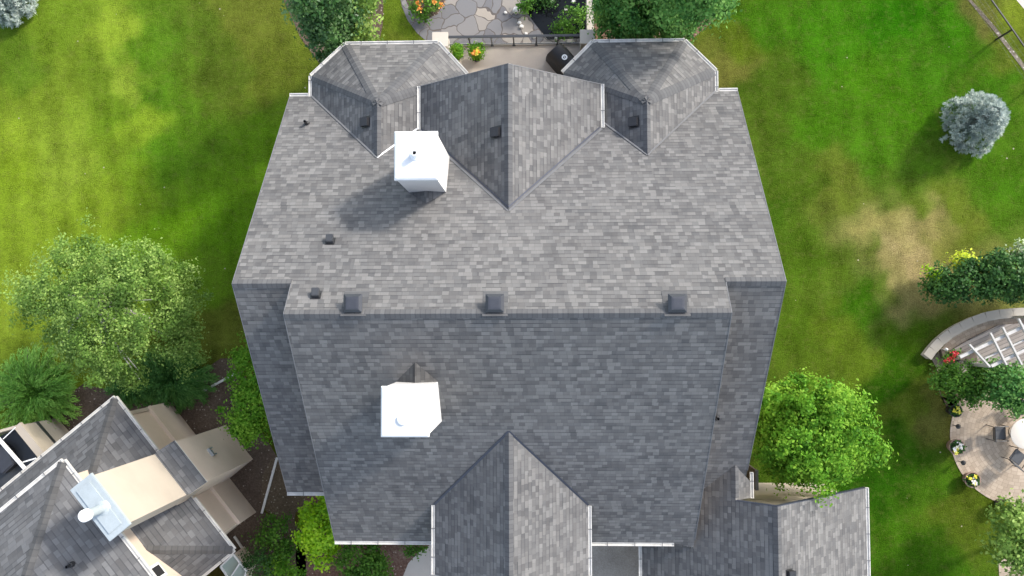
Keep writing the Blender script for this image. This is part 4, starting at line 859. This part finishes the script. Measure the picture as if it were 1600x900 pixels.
# blue spruces: whorled branches
def spruce(label, px, py, rad, hgt, seed):
    g = np.random.default_rng(seed); base = g0(V3(px,py,0)); t = thing('blue_spruce', base, label, 'tree', 'blue spruces on the lawn'); Cs=[];As=[];Ts=[]; m = MB()
    m.tube([base, base+Vector((0,0,hgt))], [.07,.015], 8)
    nw = 15
    for w_ in range(nw):
        f = w_/(nw-1); z = .25+(hgt-.3)*f; R0 = (rad*(1-f)**.62+.08)*.9; nbh = int(9-4*f); ph = g.uniform(0,6)
        for b_ in range(nbh):
            a = ph+6.283*b_/nbh+g.normal()*.12; Lb = R0*g.uniform(.8,1.1); d = np.array([math.cos(a), math.sin(a), 0]); p0 = np.array(base)+np.array([0,0,z])
            m.tube([Vector(p0), Vector(p0+d*Lb*.9+np.array([0,0,-.05]))], [.018,.005], 4)
            nt_ = max(4,int(Lb/.09))
            for s in range(nt_):
                q = (s+1)/nt_; pc = p0+d*Lb*q+np.array([0,0,.06*q*q*Lb-.02])
                side = np.array([-d[1],d[0],0])
                for sg in (-1,1,0):
                    tw = unit((d*(.8 if sg else 1)+side*sg*.9)[None])[0]; tl = (.30*(1-q*.6)*Lb+.09)*(.5 if sg==0 else .55)
                    k_ = max(6,int(tl/.016)); tt = g.random(k_); c_ = pc+tw*tl*tt[:,None]+g.normal(size=(k_,3))*.022
                    Cs.append(c_); As.append(unit(tw*.7+g.normal(size=(k_,3))*.75)*.034); Ts.append(np.clip(.05+.4*q*tt+g.normal(size=k_)*.1,0,1))
    for _ in range(520):   # star-like shoot tips over the whole crown
        f = g.random()**1.5; a = g.uniform(0,6.283); R0 = (rad*(1-f)**.6+.05)*g.uniform(.86,1.06)*(1+.09*math.sin(5*a+seed)+.06*math.sin(9*a))
        pc = np.array(base)+np.array([math.cos(a)*R0, math.sin(a)*R0, .2+(hgt-.2)*f]); k_ = 34; out = np.array([math.cos(a),math.sin(a),.8])
        dr = unit(g.normal(size=(k_,3))*.75+out); tl = g.uniform(.07,.19,(k_,1)); Cs.append(pc+dr*tl*.6); As.append(dr*tl*.5); tb = g.uniform(.25,1); Ts.append(np.clip(tb+g.normal(size=k_)*.1,0,1))
    C=np.concatenate(Cs)-np.array(base);A=np.concatenate(As);T=np.concatenate(Ts);B=unit(np.cross(A,g.normal(size=A.shape)))*.012
    link('foliage', leaves_mesh('foliage', C, A, B, LM['spruce'], T), t); m.build('trunk', M['bark'], t)
spruce('round pale blue spruce alone on the right lawn', 1511,196,1.1,2.3,71)
spruce('blue spruce cut by the top left corner of the photo', 24,6,.95,1.7,72)

# ------------------------------------------------------------------ RIGHT GARDEN
pc = U(1594,682,0); PR = (pc-U(1484,682,0)).length
M['pave'] = pavers('paver_circle', (.30,.24,.18), (.43,.35,.27), (.2,.155,.115), (pc.x,pc.y))
m = MB(); m.face([(pc.x+PR*math.cos(t*math.pi/36), pc.y+PR*math.sin(t*math.pi/36)*1.0, .02) for t in range(72)]); tag(m.build('round_patio', M['pave']), kind='structure')
sheet('garden_soil', [(1450,560),(1480,640),(1484,600),(1520,575),(1600,570),(1600,630),(1560,640),(1500,640),(1470,620)], .008, M['gravelbed'])
sheet('garden_path', [(1585,860),(1560,880),(1562,920),(1700,920),(1700,850)], .014, M['pave'])
sheet('lower_paving', [(1456,562),(1490,523),(1545,498),(1700,492),(1700,600),(1470,590)], .012, M['pave'])
deckpix = [(1478,552),(1520,528),(1560,508),(1700,496),(1700,590),(1500,585)]
m = MB(); m.prism([U(a,b,.15) for a,b in deckpix], .0, .15); o = m.build('wooden_deck', M['wood_grey']); tag(o, 'weathered grey timber deck under the white pergola', 'deck')
# curved retaining wall: one thing, cap stones in its parts
arc = [(1449,558),(1458,546),(1470,533),(1485,521),(1502,511),(1521,502),(1541,495),(1562,491),(1583,489),(1606,488),(1640,489)]
rw = thing('retaining_wall', U(1500,512,0), 'curved grey stone retaining wall round the sunken pergola deck', 'wall')
def arcring(i, hw, z):
    a, b = U(*arc[i],z), U(*arc[i+1],z); d = (b-a).normalized(); nn = Vector((-d.y,d.x,0)); g_ = d*.002
    return [a+g_-nn*hw, b-g_-nn*hw, b-g_+nn*hw, a+g_+nn*hw]
m = MB()
for i in range(len(arc)-1): m.prism(arcring(i,.14,.35), 0, .30)
m.build('stone_wall', M['concrete'], rw)
M['capstone'] = stucco('cap_stone_grey', (.36,.33,.285), .12)
for i in range(len(arc)-1):
    m = MB(); m.prism(arcring(i,.19,.35), .302, .36); m.build('cap_stone', M['capstone'], rw, bevel=.004)
# pergola
M['pergola'] = plain('pergola_paint', (.42,.40,.37), .7, .2, 5)
pz = 2.6; pg = thing('pergola', U(1580,530,0), 'white open pergola over the weathered deck at the right edge', 'pergola')
for a, b in (((1499,558),(1640,490)), ((1548,572),(1660,518)), ((1538,560),(1640,512))):
    m = MB(); wdt = .11 if a != (1538,560) else .05; m.bar(U(*a,pz), U(*b,pz), wdt, .14); m.build('beam', M['pergola'], pg)
for a, b in (((1514,538),(1546,573)), ((1547,520),(1572,570)), ((1566,511),(1596,570)), ((1591,498),(1622,560)), ((1614,490),(1645,545))):
    m = MB(); m.bar(U(*a,pz+.14), U(*b,pz+.14), .06, .12); m.build('rafter', M['pergola'], pg)
for a in ((1548,572),(1640,495)):
    p = U(*a,pz); m = MB(); m.box(p.x-.06,p.y-.06,.15,p.x+.06,p.y+.06,pz-.07); m.build('post', M['pergola'], pg)
# garden box with red flowers
gb = thing('planter_box', U(1487,552,0), 'dark low planter box with red flowers beside the pergola', 'planter')
m = MB(); m.prism([U(1470,546,.4),U(1525,550,.4),U(1528,566,.4),U(1474,560,.4)], .16, .4); m.build('box', M['bark'], gb)
flowers(gb, [V3(x,y,.5) for x,y in ((1483,563),(1478,565),(1488,561),(1490,552),(1494,553))], .05, LM['petal_r'], 26, seed=5)
flowers(gb, [V3(x,y,.42) for x,y in ((1486,558),(1494,551),(1480,558))], .10, LM['green'], 60, 'leaves', seed=6)
m = MB(); p = U(1477,546,.5); m.lathe(p, [(.001,.68),(.05,.64),(.07,.58),(.05,.52),(.001,.5)], 12); m.cyl(p,.02,.0,.52,8); tag(m.build('garden_light', M['white'], smooth=True), 'small white globe light at the corner of the red flower planter box', 'light')
# lantern and path spikes
def spike(px, py, label, s=1):
    t = thing('path_light', U(px,py,0), label, 'light', 'path lights round the patio'); p = Vector(t.location); m = MB()
    m.cyl(p, .015*s, 0, .35*s, 8); m.build('stake', M['black'], t); m = MB(); m.lathe(p, [(.04*s,.35*s),(.06*s,.36*s),(.06*s,.46*s),(.10*s,.47*s),(.02*s,.55*s),(.001,.55*s)], 14); m.build('lamp_head', M['black'], t, smooth=True)
spike(1488,664,'small dark path light between the upper two pots on the patio edge'); spike(1496,720,'small dark path light between the middle and lower pots on the patio edge')
t = thing('lantern', U(1458,592,0), 'grey lantern post on the lawn edge left of the clipped column shrub', 'lantern'); p = Vector(t.location)
m = MB(); m.cyl(p,.05,0,.9,10); m.build('post', M['flash'], t); m = MB(); m.lathe(p, [(.05,.9),(.15,.92),(.15,1.1),(.05,1.2),(.001,1.2)], 16); m.build('lamp_head', M['galv'], t, smooth=True)
# flower pots
def pot_thing(px, py, r, h, mat, label, cols, seed, group='flower pots round the patio', z=0.0, leaf=None, tall=.15, nm='flower_pot'):
    base = U(px,py,z); t = thing(nm, base, label, 'flower pot', group); p = base; g = random.Random(seed)
    m = MB(); m.lathe(p, [(.001,z),(r*.72,z),(r*.95,z+h*.85),(r*1.06,z+h*.87),(r*1.06,z+h),(r*.92,z+h),(r*.9,z+h-.05)], 24); m.build('pot', mat, t, smooth=True)
    m = MB(); m.cyl(p, r*.9, z+h-.08, z+h-.05, 20); m.build('soil', M['soil'], t)
    flowers(t, [(p.x+g.uniform(-.5,.5)*r, p.y+g.uniform(-.5,.5)*r, z+h+.02) for _ in range(7)], r*.28, leaf or LM['dark'], 26, 'leaves', seed)
    for ci, (cm, n) in enumerate(cols):
        flowers(t, [(p.x+g.uniform(-.6,.6)*r, p.y+g.uniform(-.6,.6)*r, z+h+tall*g.uniform(.7,1.05)) for _ in range(n)], .035, LM[cm], 16, 'flowers', seed+ci+1)
    return t
pot_thing(1484,640,.24,.5,M['potblack'],'tall black pot with yellow flowers, uppermost on the patio edge',[('petal_y',3)],81)
pot_thing(1487,696,.30,.45,M['terracotta'],'wide clay pot with white and yellow flowers, second down the patio edge',[('petal_y',3),('petal_w',4)],82)
pot_thing(1512,747,.30,.4,M['terracotta'],'wide clay pot with a large white bloom, third down the patio edge',[('petal_y',3),('petal_w',3)],83)
pot_thing(1560,786,.24,.5,M['potblack'],'black pot of orange yellow flowers, lowest on the patio edge',[('petal_y',5)],84)
# deck pots
t1 = pot_thing(715,90,.15,.3,M['potblack'],'small potted green plant on the rear balcony, left of the orange flowers',[],85,'potted plants on the rear balcony',DZ,LM['ash'],nm='potted_plant')
t2 = pot_thing(745,92,.18,.32,M['potblack'],'potted plant with orange flowers on the rear balcony',[('petal_o',9),('petal_y',2)],86,'potted plants on the rear balcony',DZ,LM['ash'],.58,nm='potted_plant')
for t_, px, rr_, sd0 in ((t1,715,.22,91),(t2,745,.28,92)):
    cc = U(px, 82 if px==715 else 80, DZ+.55); C,A,B,T = blob_leaves(tuple(cc), (rr_,rr_,.28), 36, 30, .04, .06, seed=sd0)
    link('leaves', leaves_mesh('leaves', C-np.array(t_.location), A, B, LM['ash'], T), t_)
# patio table and chairs
tp = U(1603,678,.74); tb = thing('patio_table', (tp.x,tp.y,0), 'round cream patio table at the right edge', 'table'); R1 = (tp-U(1579,678,.74)).length
m = MB(); m.lathe(tp, [(.001,.70),(R1*.96,.70),(R1,.72),(R1,.745),(R1*.97,.755),(.001,.757)], 48); m.build('tabletop', M['tabletop'], tb, smooth=True)
m = MB(); m.lathe(tp, [(.26,.02),(.26,.05),(.06,.1),(.05,.7)], 20); m.build('pedestal', M['beige_l'], tb, smooth=True)
def chair(loc, rz, label):
    t = thing('patio_chair', (0,0,0), label, 'chair', 'dark patio chairs round the table'); m = MB()
    m.box(-.24,-.24,.42,.24,.24,.46); m.build('seat', M['wicker'], t, bevel=.015)
    m = MB(); m.hexa([(-.24,-.30,.5),(.24,-.30,.5),(.24,-.26,.5),(-.24,-.26,.5)], [(-.24,-.45,.98),(.24,-.45,.98),(.24,-.41,.98),(-.24,-.41,.98)]); m.build('backrest', M['wicker'], t, bevel=.015)
    for sx in (-1,1):
        m = MB(); m.tube([(sx*.28,-.30,.0),(sx*.27,-.30,.5),(sx*.27,-.44,1.0)], .016, 6); m.build('leg', M['black'], t)
        m = MB(); m.tube([(sx*.28,.26,.0),(sx*.28,.26,.62),(sx*.28,.0,.66),(sx*.28,-.30,.66)], .018, 6); m.build('armrest', M['black'], t)
    t.location = loc; t.rotation_euler = (0,0,rz); return t
p = U(1562,677,.45); ch0 = chair((p.x,p.y,0), R_(-90), 'dark mesh patio chair on the left side of the round table, facing right')
p = U(1590,714,.45); dup(ch0, (p.x,p.y,0), 'dark mesh patio chair at the lower left of the round table, turned diagonally', R_(-38))
p = U(1592,640,.45); dup(ch0, (p.x,p.y,0), 'dark mesh patio chair above the round table, half hidden by the green column shrub', R_(-160))

# ------------------------------------------------------------------ TOP AREA
gr = thing('covered_grill', U(878,100,DZ), 'barbecue grill under a black fabric cover with a round white badge on the rear balcony', 'grill')
gt = U(874,92,DZ+1.05); ang = R_(-48); ux = Vector((math.cos(ang),math.sin(ang),0)); uy = Vector((-ux.y,ux.x,0))
ctr = U(882,97,DZ+.6); ctr.z = DZ
def GP(a, b, z): return ctr+ux*a+uy*b+Vector((0,0,z))
m = MB(); secs = [(0,.68,.36),(.45,.66,.36),(.85,.62,.34),(1.05,.58,.26),(1.14,.54,.12)]
rings = [[GP(a*sx,b*sy,z) for sx,sy in ((-1,-1),(-.2,-1.1),(.6,-1.04),(1,-.85),(1,.85),(.5,1.04),(-.3,1.08),(-1,1))] for z,a,b in secs]
for A_, B_ in zip(rings, rings[1:]):
    for i in range(8): j=(i+1)%8; m.face([A_[i],A_[j],B_[j],B_[i]])
m.face(rings[-1]); m.face(rings[0][::-1]); m.build('cover', M['cover'], gr, smooth=True, merge=True)
bp = ctr+Vector((0,0,1.155)); m = MB(); bp = GP(-.02,.0,1.15); m.lathe(bp, [(.055,bp.z),(.09,bp.z+.004),(.11,bp.z),], 20); m.bar(bp-ux*.05,bp+ux*.05,.02,.006); m.bar(bp-uy*.04+ux*.02,bp+uy*.04-ux*.02,.018,.006); m.build('badge', M['white'], gr)
# low wall right of the pond
a, b = U(916,-40,.5), U(928,50,.5); m = MB(); m.box(a.x, b.y-.8, 0, b.x, a.y, .5); lw = m.build('garden_wall', M['concrete'], bevel=.02); tag(lw, 'low tan wall running up from the balcony pillar beside the pond', 'wall')
# pond edge rocks
rk = [(806,17,.16),(812,36,.09),(815,42,.1),(822,53,.08),(790,20,.07),(835,58,.08),(870,60,.1),(896,3,.09),(884,16,.08),(862,2,.1),(848,-4,.1)]
rkl = ['largest pale rock where the flagstones meet the left pond edge', 'pale rock just below the largest one on the left pond edge', 'second pale rock below the largest one on the left pond edge',
 'small pale rock on the left pond edge nearest the balcony railing', 'small pale rock lying on the flagstones away from the pond edge', 'pale rock behind the balcony railing at the lower pond corner', 'pale rock behind the railing below the middle of the pond',
 'pale rock in the pond bush at the upper right of the pond', 'pale rock between the pond water and the bush', 'pale rock at the top edge in the middle of the pond', 'pale rock at the very top edge left of the pond middle']
for i, (x,y,r) in enumerate(rk):
    g = np.random.default_rng(i); b0 = U(x,y,0); m = MB(); n_ = 7; ph = g.uniform(0,6)
    ring = [(b0.x+r*g.uniform(.75,1.1)*math.cos(ph+6.283*k_/n_)*1.25, b0.y+r*g.uniform(.75,1.1)*math.sin(ph+6.283*k_/n_)) for k_ in range(n_)]
    m.hexa([(x_,y_,-.02) for x_,y_ in ring], [(b0.x+(x_-b0.x)*.75,b0.y+(y_-b0.y)*.75,r*.9+.02) for x_,y_ in ring])
    o = m.build('rock', M['chalk'] if 'chalk' in M else M['offwhite'], bevel=.012); tag(o, rkl[i], 'rock', 'pale rocks on the pond edge')
# edging line of stones + fence, top right
sheet('stone_edging', [(1502,-20),(1512,0),(1552,48),(1598,108),(1640,160),(1646,156),(1602,103),(1557,44),(1518,0),(1508,-20)], .01, groundcover('edging_gravel',(.05,.04,.03),(.13,.11,.08),(.3,.26,.2),9,(.42,.38,.32)))
fn = thing('wire_fence', U(1580,40,0), 'thin black metal fence crossing the top right corner', 'fence')
ps = [(1524,-36),(1582,46),(1636,124),(1690,200)]; fh = 1.2
m = MB()
for a, b in zip(ps, ps[1:]): m.bar(U(*a,fh),U(*b,fh),.045,.05)
m.build('top_rail', M['black'], fn)
for a in ps[:3]:
    p = U(*a,fh); m = MB(); m.box(p.x-.028,p.y-.028,0,p.x+.028,p.y+.028,fh-.03); m.build('post', M['black'], fn)
k = N('wire_mesh'); 
m = MB()
for a, b in zip(ps, ps[1:]):
    A_, B_ = U(*a,fh), U(*b,fh)
    for z in (.1,.35,.6,.85): m.bar(Vector((A_.x,A_.y,z)),Vector((B_.x,B_.y,z)),.003,.003)
    n_ = int((B_-A_).length/.2)
    for i in range(1,n_): q = A_+(B_-A_)*i/n_; m.bar((q.x,q.y,.02),(q.x,q.y,fh),.003,.003,up=(1,0,0))
m.build('wire', M['flash'], fn)
